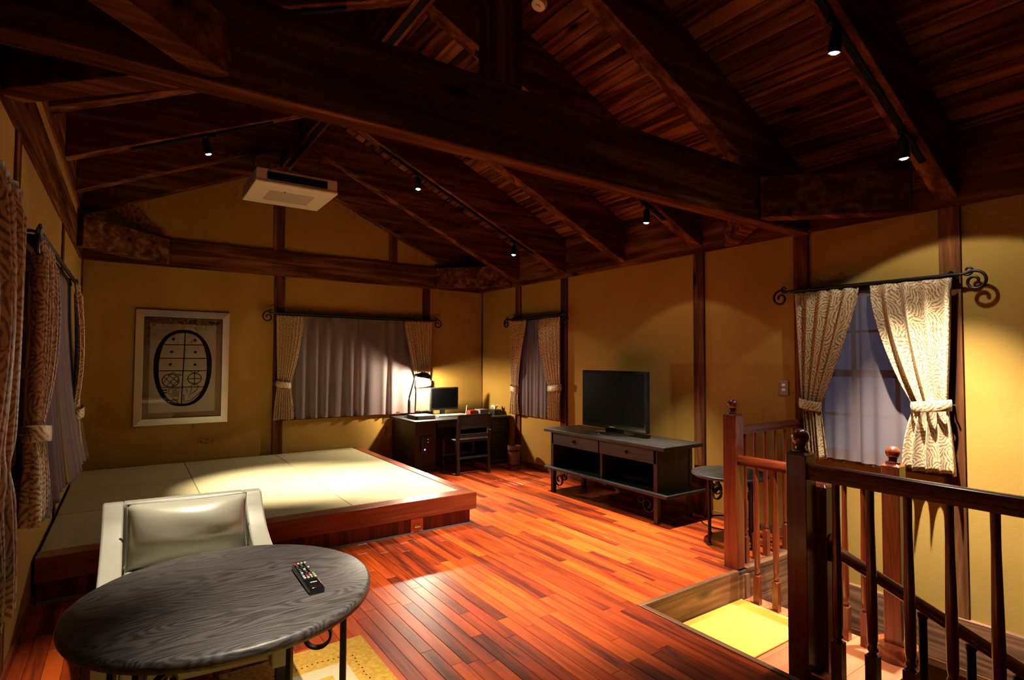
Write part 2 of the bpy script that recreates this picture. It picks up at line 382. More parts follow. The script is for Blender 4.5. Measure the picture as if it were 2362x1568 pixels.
def leather_mat():
    m, nt, b = newmat('grey green leather'); L = nt.links.new
    g = N(nt, 'ShaderNodeNewGeometry')
    n1 = N(nt, 'ShaderNodeTexNoise'); n1.inputs['Scale'].default_value = 9; n1.inputs['Detail'].default_value = 3; L(g.outputs['Position'], n1.inputs['Vector'])
    cr = N(nt, 'ShaderNodeValToRGB'); e = cr.color_ramp.elements
    e[0].color = (.36, .355, .285, 1); e[1].color = (.44, .435, .36, 1); L(n1.outputs['Fac'], cr.inputs[0]); L(cr.outputs[0], b.inputs['Base Color'])
    mp = N(nt, 'ShaderNodeMapping'); L(g.outputs['Position'], mp.inputs['Vector']); mp.inputs['Scale'].default_value = (5, 5, 16)
    n2 = N(nt, 'ShaderNodeTexNoise'); n2.inputs['Scale'].default_value = 1.2; n2.inputs['Detail'].default_value = 2; L(mp.outputs[0], n2.inputs['Vector'])
    bp = N(nt, 'ShaderNodeBump'); bp.inputs['Strength'].default_value = .10; bp.inputs['Distance'].default_value = .015
    L(n2.outputs['Fac'], bp.inputs['Height']); L(bp.outputs['Normal'], b.inputs['Normal'])
    b.inputs['Roughness'].default_value = .36
    return m
M['leather'] = leather_mat()
def rug_mat():
    m, nt, b = newmat('ochre wool'); L = nt.links.new
    g = N(nt, 'ShaderNodeNewGeometry')
    n1 = N(nt, 'ShaderNodeTexNoise'); n1.inputs['Scale'].default_value = 60; n1.inputs['Detail'].default_value = 6; L(g.outputs['Position'], n1.inputs['Vector'])
    cr = N(nt, 'ShaderNodeValToRGB'); e = cr.color_ramp.elements
    e[0].position = .3; e[0].color = (.46, .25, .035, 1); e[1].position = .75; e[1].color = (.70, .42, .085, 1)
    L(n1.outputs['Fac'], cr.inputs[0]); L(cr.outputs[0], b.inputs['Base Color'])
    bp = N(nt, 'ShaderNodeBump'); bp.inputs['Strength'].default_value = .6; bp.inputs['Distance'].default_value = .006
    L(n1.outputs['Fac'], bp.inputs['Height']); L(bp.outputs['Normal'], b.inputs['Normal'])
    b.inputs['Roughness'].default_value = 1; b.inputs['Specular IOR Level'].default_value = .1
    return m
M['rug'] = rug_mat()
M['rug_cream'] = plain('cream wool', (.60, .50, .30), 1, bump=.6, bscale=70, var=.15)
M['mat_yellow'] = plain('yellow door mat wool', (.64, .38, .05), 1, bump=.8, bscale=90, var=.25)
def emit_mat(name, col, s):
    m, nt, b = newmat(name); b.inputs['Base Color'].default_value = (.8,.8,.8,1)
    b.inputs['Emission Color'].default_value = (*col, 1); b.inputs['Emission Strength'].default_value = s; return m
M['bulb'] = emit_mat('halogen bulb', (1, .93, .82), 40)
M['led_blue'] = emit_mat('blue indicator', (.10, .10, 1), 6)
M['led_white'] = emit_mat('pale indicator', (.9, .5, .5), .5)

# ------------------------------------------------------------------ room dimensions
XR, XL, YB, YF = 4.085, -.402, 6.667, -4.6
ZB = 2.258
TH = .14
RX = 1.40                                   # ridge
def zr(x): return 2.285+.45*(4.085-x)       # underside of the rafters, window side slope
def zl(x): return 2.685+.45*(x+.402)        # underside of the rafters, other slope
DECK = .40                                  # roof boards above the rafter undersides
XB, YA = 2.318, 2.09                        # stairwell opening edges
YS = -1.2                                   # stairwell near end
PY = [5.772, 4.865, 3.95, 3.04, 2.146, 1.243, .34, -.57, -1.47, -2.38, -3.29, -4.20]

def wall_grid(u0, u1, z0, z1, holes):
    us = sorted({u0, u1, *[q for h in holes for q in h[:2]]}); zs = sorted({z0, z1, *[q for h in holes for q in h[2:]]})
    for a, b in zip(us, us[1:]):
        for c, d in zip(zs, zs[1:]):
            if not any(h[0] <= (a+b)/2 <= h[1] and h[2] <= (c+d)/2 <= h[3] for h in holes): yield a, b, c, d
WZ0, WZ1 = .655, 1.815
WIN = {'right_big': (1.30, 2.095), 'right_small': (4.92, 5.72), 'back': (1.445, 3.155), 'left_far': (3.06, 4.81), 'left_near': (1.30, 2.095)}
w = MB()
for a, b, c, d in wall_grid(YF-TH, YB+TH, -2.75, 2.72, [(*WIN['right_big'], WZ0, WZ1), (*WIN['right_small'], WZ0, WZ1)]): w.box(XR, XR+TH, a, b, c, d)
tag(w.build('wall_right', M['plaster']), 'mustard plaster wall with the television and two curtained windows', 'wall', kind='structure')
w = MB()
for a, b, c, d in wall_grid(YF-TH, YB+TH, -.2, 3.15, [(*WIN['left_far'], WZ0, WZ1), (*WIN['left_near'], WZ0, WZ1)]): w.box(XL-TH, XL, a, b, c, d)
tag(w.build('wall_left', M['plaster']), 'mustard plaster wall with leaf curtains beside the leather armchair', 'wall', kind='structure')
def gable(y0, y1, holes):
    w = MB()
    for a, b, c, d in wall_grid(XL, XR, -.2, 2.3, holes): w.box(a, b, y0, y1, c, d)
    w.prism([(XL, 2.3), (XR, 2.3), (XR, zr(XR)+DECK), (RX, zr(RX)+DECK), (XL, zl(XL)+DECK)], 'y', y0, y1)
    return w
tag(gable(YB, YB+TH, [(*WIN['back'], WZ0, WZ1)]).build('wall_back', M['plaster']), 'mustard plaster gable wall behind the tatami platform and desk', 'wall', kind='structure')
tag(gable(YF-TH, YF, []).build('wall_front', M['plaster']), 'mustard plaster gable wall closing the room opposite the desk', 'wall', kind='structure')

# floor with stairwell opening
fl = MB().box(XL, XB-.004, YF, YB, -.20, -.012).box(XB-.004, XR, YA+.004, YB, -.20, -.012).box(XB-.004, XR, YF, YS, -.20, -.012)
floor = tag(fl.build('floor', M['subfloor']), 'glossy red hardwood strip floor', 'floor', kind='structure')
TRIM = .032
planks = []
bw = .0655
x = XL
ncol = 0
while x < XR-.01:
    x1 = min(x+bw, XR)
    y = YF - random.random()*.8
    while y < YB:
        L_ = random.choice([.55, .73, .73, .91, .91, 1.1])*random.uniform(.9, 1.1)
        y1 = min(y+L_, YB)
        ya, yb = max(y, YF), y1
        # cut by stairwell and platform
        segs = [(x, x1, ya, yb)]
        out = []
        for (a, b, c, d) in segs:
            if b > XB-TRIM:            # column meets the opening
                if a < XB-TRIM-.001:
                    out.append((a, XB-TRIM, c, d)); a = XB-TRIM
                if d > YA+TRIM: out.append((a, b, max(c, YA+TRIM), d))
                if c < YS-TRIM: out.append((a, b, c, min(d, YS-TRIM)))
            else: out.append((a, b, c, d))
        for (a, b, c, d) in out:
            if a < 2.28 and d > 3.93:  # under the platform
                d = 3.93
            if d-c > .02 and b-a > .01: planks.append((a, b, c, d))
        y = y1
    x = x1; ncol += 1
def plank_mesh(mb, a, b, c, d, z=0.0):
    g = .0007; a += g; b -= g; c += g; d -= g; q = .0012
    z += random.uniform(-.0003, .0003)
    mb.add([(a,c,z-.012),(b,c,z-.012),(b,d,z-.012),(a,d,z-.012),(a,c,z-q),(b,c,z-q),(b,d,z-q),(a,d,z-q),(a+q,c+q,z),(b-q,c+q,z),(b-q,d-q,z),(a+q,d-q,z)],
           [(0,1,5,4),(1,2,6,5),(2,3,7,6),(3,0,4,7),(4,5,9,8),(5,6,10,9),(6,7,11,10),(7,4,8,11),(8,9,10,11)])
def seen_area(p):
    a, b, c, d = p; c = max(c, .6)
    if d <= c+.02: return 0
    q = [project((X, Y, 0)) for X, Y in ((a, c), (b, c), (b, d), (a, d))]
    if any(v[2] < .1 for v in q): return 0
    mx = sum(v[0] for v in q)/4; my = sum(v[1] for v in q)/4
    if not (-60 < mx < 2420 and my < 1640): return 0
    if b < .55 and 1.5 < (c+d)/2 < 3.0: return 1          # mostly under table and chair
    return abs(sum(q[i][0]*q[(i+1)%4][1]-q[(i+1)%4][0]*q[i][1] for i in range(4)))/2
planks.sort(key=seen_area, reverse=True)
for p in planks[:300]:
    mb = MB(); plank_mesh(mb, *p); mb.build('plank', M['floor'], floor)
mb = MB()
for p in planks[300:]: plank_mesh(mb, *p)
tag(mb.build('floor_planks_remainder', M['floor'], floor), kind='stuff')

# baseboards
tag(box('baseboard_right', M['brown_y'], XR-.014, XR, YA+.1, YB, 0, .062), 'brown baseboard under the television wall', 'baseboard', kind='structure')
tag(box('baseboard_left', M['red_y'], XL, XL+.016, YF, 3.91, 0, .052), 'reddish baseboard along the wall beside the armchair', 'baseboard', kind='structure')

# ------------------------------------------------------------------ roof
deck = MB().prism([(RX, zr(RX)+DECK+.02), (XR+TH, zr(XR+TH)+DECK+.02), (XR+TH, zr(XR+TH)+DECK+.06), (RX, zr(RX)+DECK+.07)], 'y', YF-TH, YB+TH)
deck.prism([(RX, zr(RX)+DECK+.02), (RX, zr(RX)+DECK+.07), (XL-TH, zl(XL-TH)+DECK+.06), (XL-TH, zl(XL-TH)+DECK+.02)], 'y', YF-TH, YB+TH)
ceiling = tag(deck.build('ceiling', M['darkgap']), 'steep board ceiling of dark stained pine between heavy rafters', 'ceiling', kind='structure')
def roof_planks(x0, x1, zf, n):
    for i in range(n):
        a = x0+(x1-x0)*i/n; b = x0+(x1-x0)*(i+1)/n; g = .0035*(1 if b > a else -1)
        za, zb = zf(a)+DECK, zf(b)+DECK
        c = .006*(1 if b > a else -1)
        mb = MB(); poly = [(a+g, zf(a+g)+DECK+.019), (a+g, zf(a+g)+DECK+.004), (a+g+c, zf(a+g+c)+DECK), (b-g-c, zf(b-g-c)+DECK), (b-g, zf(b-g)+DECK+.004), (b-g, zf(b-g)+DECK+.019)]
        mb.prism(poly, 'y', YF, YB); mb.build('plank', M['roof'], ceiling)
roof_planks(RX, XR, zr, 27)
roof_planks(RX, XL, zl, 18)

RW_ = .11
ORD = ['first', 'second', 'third', 'fourth', 'fifth', 'sixth', 'seventh', 'eighth', 'ninth', 'tenth', 'eleventh', 'twelfth']
def rafter(y, side, label):
    mb = MB(); y0, y1 = y-RW_/2, y+RW_/2
    if side > 0:
        mb.prism([(RX+.055, zr(RX+.055)), (XR-.005, zr(XR-.005)), (XR-.005, zr(XR-.005)+DECK-.002), (RX+.055, zr(RX+.055)+DECK-.002)], 'y', y0, y1)
    else:
        mb.prism([(RX-.055, zl(RX-.055)), (RX-.055, zl(RX-.055)+DECK-.002), (XL+.005, zl(XL+.005)+DECK-.002), (XL+.005, zl(XL+.005))], 'y', y0, y1)
    return tag(mb.build('rafter', M['beam_x'], bevel=.006), label, 'rafter', 'dark rafters under the board ceiling', 'structure')
ys = [YB-.06]+PY
for i, y in enumerate(ys):
    rafter(y, 1, ('gable rafter lying against the back wall on the television side' if i == 0 else
                  f'{ORD[i-1]} free rafter out from the back gable, television side slope'))
    rafter(y, -1, ('gable rafter lying against the back wall on the framed picture side' if i == 0 else
                   f'{ORD[i-1]} free rafter out from the back gable, framed picture side slope'))
tag(MB().box(RX-.055, RX+.055, YF, YB, 3.462, 3.86).build('ridge_beam', M['beam_y'], bevel=.006), 'dark ridge beam along the roof peak with a black groove', 'beam', kind='structure')
box('track_groove', M['darkgap'], RX-.024, RX+.024, YF+.2, 6.45, 3.455, 3.463, bpy.data.objects['ridge_beam'])
TY0, TY1 = 2.075, 2.192
tag(MB().box(XL, XR, TY0, TY1, 2.245, 2.585).build('tie_beam', M['beam_x'], bevel=.008), 'massive dark tie beam spanning the whole room under the rafters', 'beam', kind='structure')
tag(MB().box(1.308, 1.489, TY0+.005, TY1-.005, 2.585, 3.462).build('king_post', M['beam_z'], bevel=.008), 'black king post standing on the tie beam below the ridge', 'post', kind='structure')
def brace(a, b, label, z0=2.262, z1=2.50, wd=.11):
    mb = MB().obox((a[0], a[1], (z0+z1)/2), (b[0], b[1], (z0+z1)/2), wd, z1-z0)
    o = tag(mb.build('corner_brace', M['beam_x'], bevel=.006), label, 'brace', 'diagonal corner braces of the roof frame', 'structure')
    d = (Vector(b)-Vector(a)).normalized(); n = Vector((-d.y, d.x))
    return o
brace((3.44, 2.09), (4.07, 1.46), 'diagonal brace from tie beam to television wall, on the stair window side', 2.262, 2.54)
brace((3.52, 2.18), (4.07, 2.73), 'short diagonal brace from tie beam to television wall, on the desk side', 2.262, 2.45)
brace((.09, 2.19), (-.39, 2.67), 'diagonal brace from tie beam to curtain wall, on the picture side', 2.262, 2.45)
brace((.22, 2.08), (-.39, 1.47), 'diagonal brace from tie beam to curtain wall, nearest above the armchair end', 2.262, 2.45)
brace((3.36, 6.63), (4.07, 5.92), 'diagonal brace in the roof corner above the desk', 2.275, 2.535)
brace((.27, 6.64), (-.39, 5.98), 'diagonal brace in the roof corner above the framed picture', 2.275, 2.535)
tag(box('wall_plate_right', M['beam_y'], XR-.035, XR+.01, YF, YB, ZB, 2.69, bevel=.004), 'dark wall plate beam along the top of the television wall', 'beam', kind='structure')
tag(box('beam_left', M['beam_y'], XL-.01, XL+.006, YF, YB, 2.235, 2.53, bevel=.004), 'dark horizontal beam above the windows of the curtain wall', 'beam', kind='structure')
tag(box('wall_plate_left', M['beam_y'], XL-.01, XL+.006, YF, YB, 2.622, 3.08, bevel=.004), 'dark wall plate beam under the rafters of the curtain wall', 'beam', kind='structure')
tag(box('beam_back', M['beam_x'], XL, XR, YB-.03, YB+.01, ZB, 2.54, bevel=.004), 'dark horizontal beam across the back gable wall', 'beam', kind='structure')
tag(box('beam_front', M['beam_x'], XL, XR, YF-.01, YF+.03, ZB, 2.54, bevel=.004), 'dark horizontal beam across the gable opposite the desk', 'beam', kind='structure')

def post(name, x0, x1, y0, y1, z0, z1, label):
    return tag(box(name, M['beam_z'], x0, x1, y0, y1, z0, z1, bevel=.004), label, 'post', 'dark timber wall posts', 'structure')
for y, z0, lb in ((5.772, 0, 'dark wall post behind the desk end of the small window'), (4.865, 0, 'dark wall post between the small window and the television'),
                  (3.042, 0, 'dark wall post between the television and the light switch'), (2.146, -.19, 'dark wall post beside the light switch and stair window'),
                  (1.243, -.19, 'dark wall post on the far end of the stair window from the switch'), (.34, -.19, 'dark wall post by the stairs past the stair window'), (-.57, -.19, 'dark wall post at the far lower stairs'), (-1.47, 0, 'dark wall post next to the front gable')):
    post('wall_post', XR-.022, XR+.01, y-.054, y+.054, z0, ZB, lb)
post('wall_post', 1.328, 1.440, YB-.022, YB+.01, .2, ZB, 'dark wall post between the framed picture and the desk window')
post('wall_post', 3.158, 3.258, YB-.022, YB+.01, 0, ZB, 'dark wall post behind the desk monitor')
post('gable_strut', 1.31, 1.425, YB-.022, YB+.01, 2.54, 3.48, 'dark upright strut in the gable below the air conditioner')
post('gable_strut', 2.681, 2.792, YB-.022, YB+.01, 2.54, 2.93, 'short dark upright strut in the gable near the roof slope')
post('corner_strip', XR-.016, XR+.004, YB-.016, YB+.004, 0, ZB, 'thin dark corner strip behind the desk')
post('corner_strip', XL-.004, XL+.016, YB-.016, YB+.004, .2, ZB, 'thin dark corner strip beside the framed picture')
for y, lb in ((4.872, 'dark post at the picture end of the long curtain wall window'), (3.0, 'dark post between the two windows of the curtain wall'), (2.155, 'dark post at the near window of the curtain wall'), (1.243, 'dark post past the near window of the curtain wall'), (-.57, 'dark post on the curtain wall next to the front gable')):
    post('wall_post', XL-.01, XL+.010, y-.054, y+.054, 0, 2.235, lb)

# ------------------------------------------------------------------ windows
wn = [0]
def window(wall, s0, s1, cols, label, double=True):
    wn[0] += 1
    if wall == 'R': f = lambda s, d: (XR+d, s)
    elif wall == 'L': f = lambda s, d: (XL-d, s)
    else: f = lambda s, d: (s, YB+d)
    def bx(mb, sa, sb, da, db, za, zb):
        p, q = f(sa, da), f(sb, db)
        mb.box(min(p[0], q[0]), max(p[0], q[0]), min(p[1], q[1]), max(p[1], q[1]), za, zb)
    c = f((s0+s1)/2, 0)
    t = thing(f'window_{wn[0]}', label, 'window', (c[0], c[1], WZ0), kind='structure')
    mb = MB(); fw = .035
    bx(mb, s0, s1, -.004, .13, WZ0, WZ0+fw); bx(mb, s0, s1, -.004, .13, WZ1-fw, WZ1)
    bx(mb, s0, s0+fw, -.004, .13, WZ0+fw, WZ1-fw); bx(mb, s1-fw, s1, -.004, .13, WZ0+fw, WZ1-fw)
    mb.build('window_frame', M['beam_z'], t)
    mb = MB(); bx(mb, s0-.02, s1+.02, -.03, .02, WZ0-.03, WZ0); mb.build('window_sill', M['beam_y' if wall != 'B' else 'beam_x'], t)
    zm = (WZ0+WZ1)/2
    mb = MB(); bx(mb, s0+fw, s1-fw, .05, .09, zm-.025, zm+.025); mb.build('meeting_rail', M['beam_z'], t)
    for k in range(1, cols):
        s = s0+(s1-s0)*k/cols
        mb = MB(); wd = .03 if cols > 3 and k == cols//2 else .009
        bx(mb, s-wd, s+wd, .055, .085, WZ0+fw, WZ1-fw); mb.build('mullion', M['beam_z'], t)
    for z in ((WZ0+zm)/2, (zm+WZ1)/2):
        mb = MB(); bx(mb, s0+fw, s1-fw, .06, .08, z-.009, z+.009); mb.build('muntin', M['beam_z'], t)
    mb = MB(); bx(mb, s0+.02, s1-.02, .068, .072, WZ0+.02, WZ1-.02); mb.build('pane', M['glass'], t)
window('R', *WIN['right_big'], 3, 'stair side window with dark muntins showing blue dusk')
window('R', *WIN['right_small'], 3, 'small window between the desk and the television')
window('B', *WIN['back'], 4, 'wide window above the desk in the gable wall')
window('L', *WIN['left_far'], 4, 'long window of the curtain wall beside the tatami')
window('L', *WIN['left_near'], 3, 'near window of the curtain wall')

# ------------------------------------------------------------------ curtains
def frame(wall):
    if wall == 'R': return lambda s, d, z: (XR-d, s, z)
    if wall == 'L': return lambda s, d, z: (XL+d, s, z)
    return lambda s, d, z: (s, YB-d, z)
AX = {'R': Vector((0,1,0)), 'L': Vector((0,1,0)), 'B': Vector((1,0,0))}
def lerp(a, b, t): return a+(b-a)*t
def panel(name, wall, label, group, top, tie, bot, ztie, d0=.085, folds=7, amp=.020, seed=1, ztop=1.815, zbot=.64, mat='curtain', band=True):
    """top/tie/bot = (outer, inner) positions along the wall"""
    rnd = random.Random(seed); F = frame(wall)
    ph = [rnd.uniform(-.6, .6) for _ in range(folds+1)]; am = [rnd.uniform(.55, 1.25) for _ in range(folds+1)]
    nv, nu = 46, folds*10+1
    rows, uvs = [], []
    wtop = abs(top[1]-top[0])*1.7
    for i in range(nv):
        v = i/(nv-1); z = lerp(ztop, zbot, v); vt = (ztop-ztie)/(ztop-zbot)
        if v < vt:
            t = v/vt; e = t**1.35
            o = lerp(top[0], tie[0], e); n = lerp(top[1], tie[1], e); A = lerp(amp, amp*.75, t); bulge = .035*math.sin(PI*t)
        else:
            t = (v-vt)/(1-vt); e = 1-(1-t)**1.6
            o = lerp(tie[0], bot[0], e); n = lerp(tie[1], bot[1], e); A = lerp(amp*.75, amp*1.35, e); bulge = .02*math.sin(PI*t*.8)
        if v < .05: A *= .55
        pin = math.exp(-((v-vt)/.045)**2)
        row, uvr = [], []
        for j in range(nu):
            u = j/(nu-1); k = u*folds; kk = int(min(k, folds-1e-6)); fr = k-kk
            aa = lerp(am[kk], am[kk+1], fr); pp = lerp(ph[kk], ph[kk+1], fr)
            d = d0 + bulge*u + A*aa*math.sin(2*PI*k+pp) - .012*pin*math.cos(2*PI*u)
            s = lerp(o, n, u) + A*.45*math.cos(2*PI*k+pp)*(1 if n > o else -1)*.5
            zz = z + (.004*math.sin(9*u+seed) if i == nv-1 else 0) - .015*u*(1-abs(2*v-1))
            row.append(F(s, d, zz)); uvr.append((u*wtop+seed*.37, v*(ztop-zbot)))
        rows.append(row); uvs.append(uvr)
    c = F((top[0]+top[1])/2, d0, zbot)
    t = thing(name, label, 'curtain', c, group)
    MB().grid(rows, uvs).build('panel', M[mat], t, smooth='all', solid=.004)
    if band:
        o, n = tie; mid = (o+n)/2; hw = abs(n-o)/2+.012; mb = MB(); rs, us = [], []
        for i, (dz, kx) in enumerate(((.032, 1.0), (.030, 1.03), (0, 1.05), (-.030, 1.03), (-.032, 1.0))):
            r, uu = [], []
            for k in range(33):
                a = 2*PI*k/32
                r.append(F(mid+hw*kx*math.cos(a), d0+.004+(.046*kx)*math.sin(a), ztie+dz+.012*math.cos(a)*(1 if o > n else -1)))
                uu.append((k/32*.5, dz))
            rs.append(r); us.append(uu)
        mb.grid(rs, us).build('tieback', M['curtain'], t, smooth='all', solid=.004)
        mb = MB(); sgn = 1 if o > n else -1
        mb.tube([F(o+sgn*.0, .0, ztie+.01), F(o+sgn*.012, .06, ztie+.01), F(o+sgn*.03, .085, ztie+.012)], .004, 6); mb.build('tieback_hook', M['metal'], t)
    return t
def sheer(wall, label, group, s0, s1, folds, d0=.042, amp=.012, seed=1, ztop=1.81, zbot=.635, flare=0, hem=0):
    rnd = random.Random(seed); F = frame(wall); nv, nu = 24, folds*8+1
    am = [rnd.uniform(.2, 1.3) for _ in range(folds+1)]; ph = [rnd.uniform(-1, 1) for _ in range(folds+1)]
    rows = []
    for i in range(nv):
        v = i/(nv-1); row = []
        for j in range(nu):
            u = j/(nu-1); k = u*folds; kk = int(min(k, folds-1e-6)); fr = k-kk
            aa = lerp(am[kk], am[kk+1], fr); pp = lerp(ph[kk], ph[kk+1], fr)*(.4+v)
            d = d0 + flare*v*v + amp*(.5+.9*v)*aa*math.sin(2*PI*k+pp)
            row.append(F(lerp(s0, s1, u), max(d, .012), lerp(ztop, zbot, v)+hem*math.sin(7*u+seed)*(v > .98)))
        rows.append(row)
    t = thing('sheer_curtain', label, 'curtain', F((s0+s1)/2, d0, zbot), group)
    MB().grid(rows).build('panel', M['sheer'], t, smooth='all')
    mb = MB(); F2 = [Vector(p) for p in rows[-1]]
    mb.grid([[tuple(p+Vector((0,0,.018))) for p in F2], [tuple(p) for p in F2]]).build('hem', M['sheer'], t, smooth='all')
    return t
def rod(wall, s0, s1, label, d=.085, z=1.832):
    F = frame(wall); t = thing('curtain_rod', label, 'curtain rod', F((s0+s1)/2, 0, z), 'wrought iron curtain rods')
    mb = MB(); mb.tube([F(s0, d, z), F(s1, d, z)], .011, 10); mb.build('rod', M['iron'], t, smooth=True)
    mb = MB(); p, q = F(s0+.02, d-.022, z-.022), F(s1-.02, .03, z+.004)
    mb.box(min(p[0], q[0]), max(p[0], q[0]), min(p[1], q[1]), max(p[1], q[1]), p[2], q[2]); mb.build('curtain_track', M['iron'], t)
    a = AX[wall]
    for s, sg in ((s0, -1), (s1, 1)):
        c = Vector(F(s, d, z))
        mb = MB()
        pts = [c + a*sg*u for u in (0, .03)] + spiral(c + a*sg*.075 + Vector((0,0,-.047)), a*sg, .062, .014, 1.9, -1.35, 30)
        mb.tube(pts, [.0085]*len(pts), 8)
        mb.build('finial', M['iron'], t, smooth=True)
        mb = MB(); pts = [c + a*sg*.01 + Vector((0,0,-.005))] + spiral(c + a*sg*.045 + Vector((0,0,.018)), a*sg, .030, .010, -2.6, .9, 20)
        mb.tube(pts, .006, 8); mb.build('finial_curl', M['iron'], t, smooth=True)
        mb = MB(); w_ = F(s-sg*.05, 0.0, z+.03); e_ = F(s-sg*.05, d, z+.004)
        mb.tube([F(s-sg*.05, .0, z+.02), F(s-sg*.05, d*.6, z+.024), F(s-sg*.05, d, z+.008)], .007, 6)
        mb.build('bracket', M['iron'], t)
    return t
G = 'leaf patterned curtains tied back'
GS = 'white voile curtains'
rod('R', 1.18, 2.19, 'black iron curtain rod with scroll ends over the stair window')
panel('curtain', 'R', 'leaf patterned curtain panel tied back beside the light switch, stair window', G, (2.16, 1.73), (2.115, 1.995), (2.085, 1.955), 1.01, seed=3, folds=5, amp=.026)
panel('curtain', 'R', 'wide leaf patterned curtain panel tied back low over the stair rail newel', G, (1.205, 1.645), (1.24, 1.415), (1.20, 1.47), 1.05, seed=5, folds=4, amp=.030, zbot=.655, d0=.098)
sheer('R', 'white voile panel in the stair window, on the light switch side', GS, 2.09, 1.73, 4, seed=4, zbot=.645)
sheer('R', 'white voile panel in the stair window, on the side away from the switch', GS, 1.745, 1.31, 4, seed=9, zbot=.64)
rod('R', 4.84, 5.86, 'black iron curtain rod over the small window next to the television')
panel('curtain', 'R', 'leaf patterned curtain panel on the desk side of the small window', G, (5.845, 5.50), (5.80, 5.685), (5.82, 5.65), .96, seed=6, folds=6)
panel('curtain', 'R', 'leaf patterned curtain panel tied back on the television side of the small window', G, (4.845, 5.225), (4.84, 5.04), (4.85, 5.02), 1.0, seed=8, folds=6)
sheer('R', 'white voile panel in the small window, desk half', GS, 5.71, 5.31, 5, seed=14)
sheer('R', 'white voile panel in the small window, television half', GS, 5.33, 4.93, 5, seed=15)
rod('B', 1.325, 3.265, 'long black iron curtain rod over the desk window')
panel('curtain', 'B', 'leaf patterned curtain panel tied back between the framed picture and the desk window', G, (1.335, 1.63), (1.36, 1.49), (1.32, 1.53), 1.03, seed=10, folds=8, amp=.017)
panel('curtain', 'B', 'leaf patterned curtain panel gathered behind the desk lamp', G, (3.262, 2.865), (3.235, 3.05), (3.25, 3.04), 1.0, seed=11, folds=9, amp=.017)
sheer('B', 'white voile panel in the desk window, on the picture side', GS, 1.46, 2.285, 6, seed=20, amp=.020)
sheer('B', 'white voile panel in the desk window, lit by the desk lamp', GS, 2.29, 3.14, 6, seed=22, amp=.020)
rod('L', 3.02, 4.86, 'black iron curtain rod over the long window of the curtain wall')
panel('curtain', 'L', 'leaf patterned curtain panel tied back right next to the armchair', G, (2.93, 3.42), (2.95, 3.13), (2.92, 3.17), 1.0, seed=12, folds=7, amp=.026, d0=.085)
panel('curtain', 'L', 'leaf patterned curtain panel tied back at the picture end of the curtain wall', G, (4.88, 4.62), (4.90, 4.76), (4.92, 4.72), .95, seed=13, folds=5, d0=.10, amp=.025)
sheer('L', 'white voile panel in the long window, armchair half', GS, 3.12, 3.92, 7, seed=30, amp=.022, d0=.055, flare=.06, zbot=.62)
sheer('L', 'white voile panel in the long window, tatami half', GS, 3.88, 4.88, 7, seed=31, amp=.022, d0=.055, flare=.10, zbot=.62)
rod('L', 1.18, 2.12, 'black iron curtain rod over the near window of the curtain wall')
panel('curtain', 'L', 'dark leaf patterned curtain panel hanging at the near end of the curtain wall', G, (2.19, 1.72), (2.19, 1.72), (2.17, 1.70), 1.0, seed=16, folds=5, amp=.030, d0=.115, zbot=.60, band=False)
sheer('L', 'white voile panel in the near window of the curtain wall', GS, 1.33, 2.07, 6, seed=33)

# ------------------------------------------------------------------ tatami platform
PX, PYF, PZ = 2.331, 3.876, .254
IX, IY = 2.243, 4.016
t = thing('tatami_platform', 'raised red wood platform edged with polished boards holding the tatami', 'platform', ((XL+PX)/2, 5.2, 0))
box('front_board', M['red_x'], XL+.012, PX, PYF, IY-.002, .122, PZ, t, bevel=.004)
box('side_board', M['red_y'], IX+.002, PX, IY-.002, YB-.012, .122, PZ, t, bevel=.004)
box('deck', M['subfloor'], XL+.012, IX+.002, IY-.002, YB-.012, .10, .198, t)
x = XL+.02
while x < PX-.045:
    wd = random.choice([.034, .042, .05, .06]); x1 = min(x+wd, PX-.04)
    box('slat', M['red_slat'], x+.0006, x1-.0006, PYF+.039, PYF+.055, .016, .122, t); x = x1
y = PYF+.06
while y < YB-.02:
    y1 = min(y+random.choice([.05, .07, .09]), YB-.015)
    box('side_slat', M['red_slat'], PX-.056, PX-.04, y+.0006, y1-.0006, .016, .122, t); y = y1
box('base_strip', M['greybox'], XL+.02, PX-.038, PYF+.034, PYF+.055, 0, .016, t)
box('side_base_strip', M['greybox'], PX-.056, PX-.036, PYF+.055, YB-.015, 0, .016, t)
tx = [XL+.016, .483, 1.363, IX]; ty = [IY, 4.885, 5.755, YB-.022]
COLN = ['beside the curtain wall', 'in the middle column', 'beside the desk edge']; ROWN = ['front row', 'middle row', 'back row under the gable wall']
for i in range(3):
    for j in range(3):
        g = .0012
        o = box('tatami_mat', M['tatami_y' if (i+j) % 2 == 0 else 'tatami_x'], tx[i]+g, tx[i+1]-g, ty[j]+g, ty[j+1]-g, .198, PZ-.003, bevel=.005)
        tag(o, f'square borderless tatami mat {COLN[i]}, {ROWN[j]}', 'tatami mat', 'square tatami mats of the platform')
t = thing('power_outlet', 'copper coloured outlet cover on the front of the platform', 'outlet', (1.824, PYF+.039, .06))
MB().box(1.774, 1.876, PYF+.032, PYF+.0385, .012, .112).build('cover', M['copper'], t, bevel=.004)
MB().box(1.797, 1.853, PYF+.028, PYF+.032, .034, .078).build('insert', M['copper'], t, bevel=.002)
MB().box(1.801, 1.849, PYF+.022, PYF+.028, .046, .070).build('flap', M['white'], t, bevel=.002)

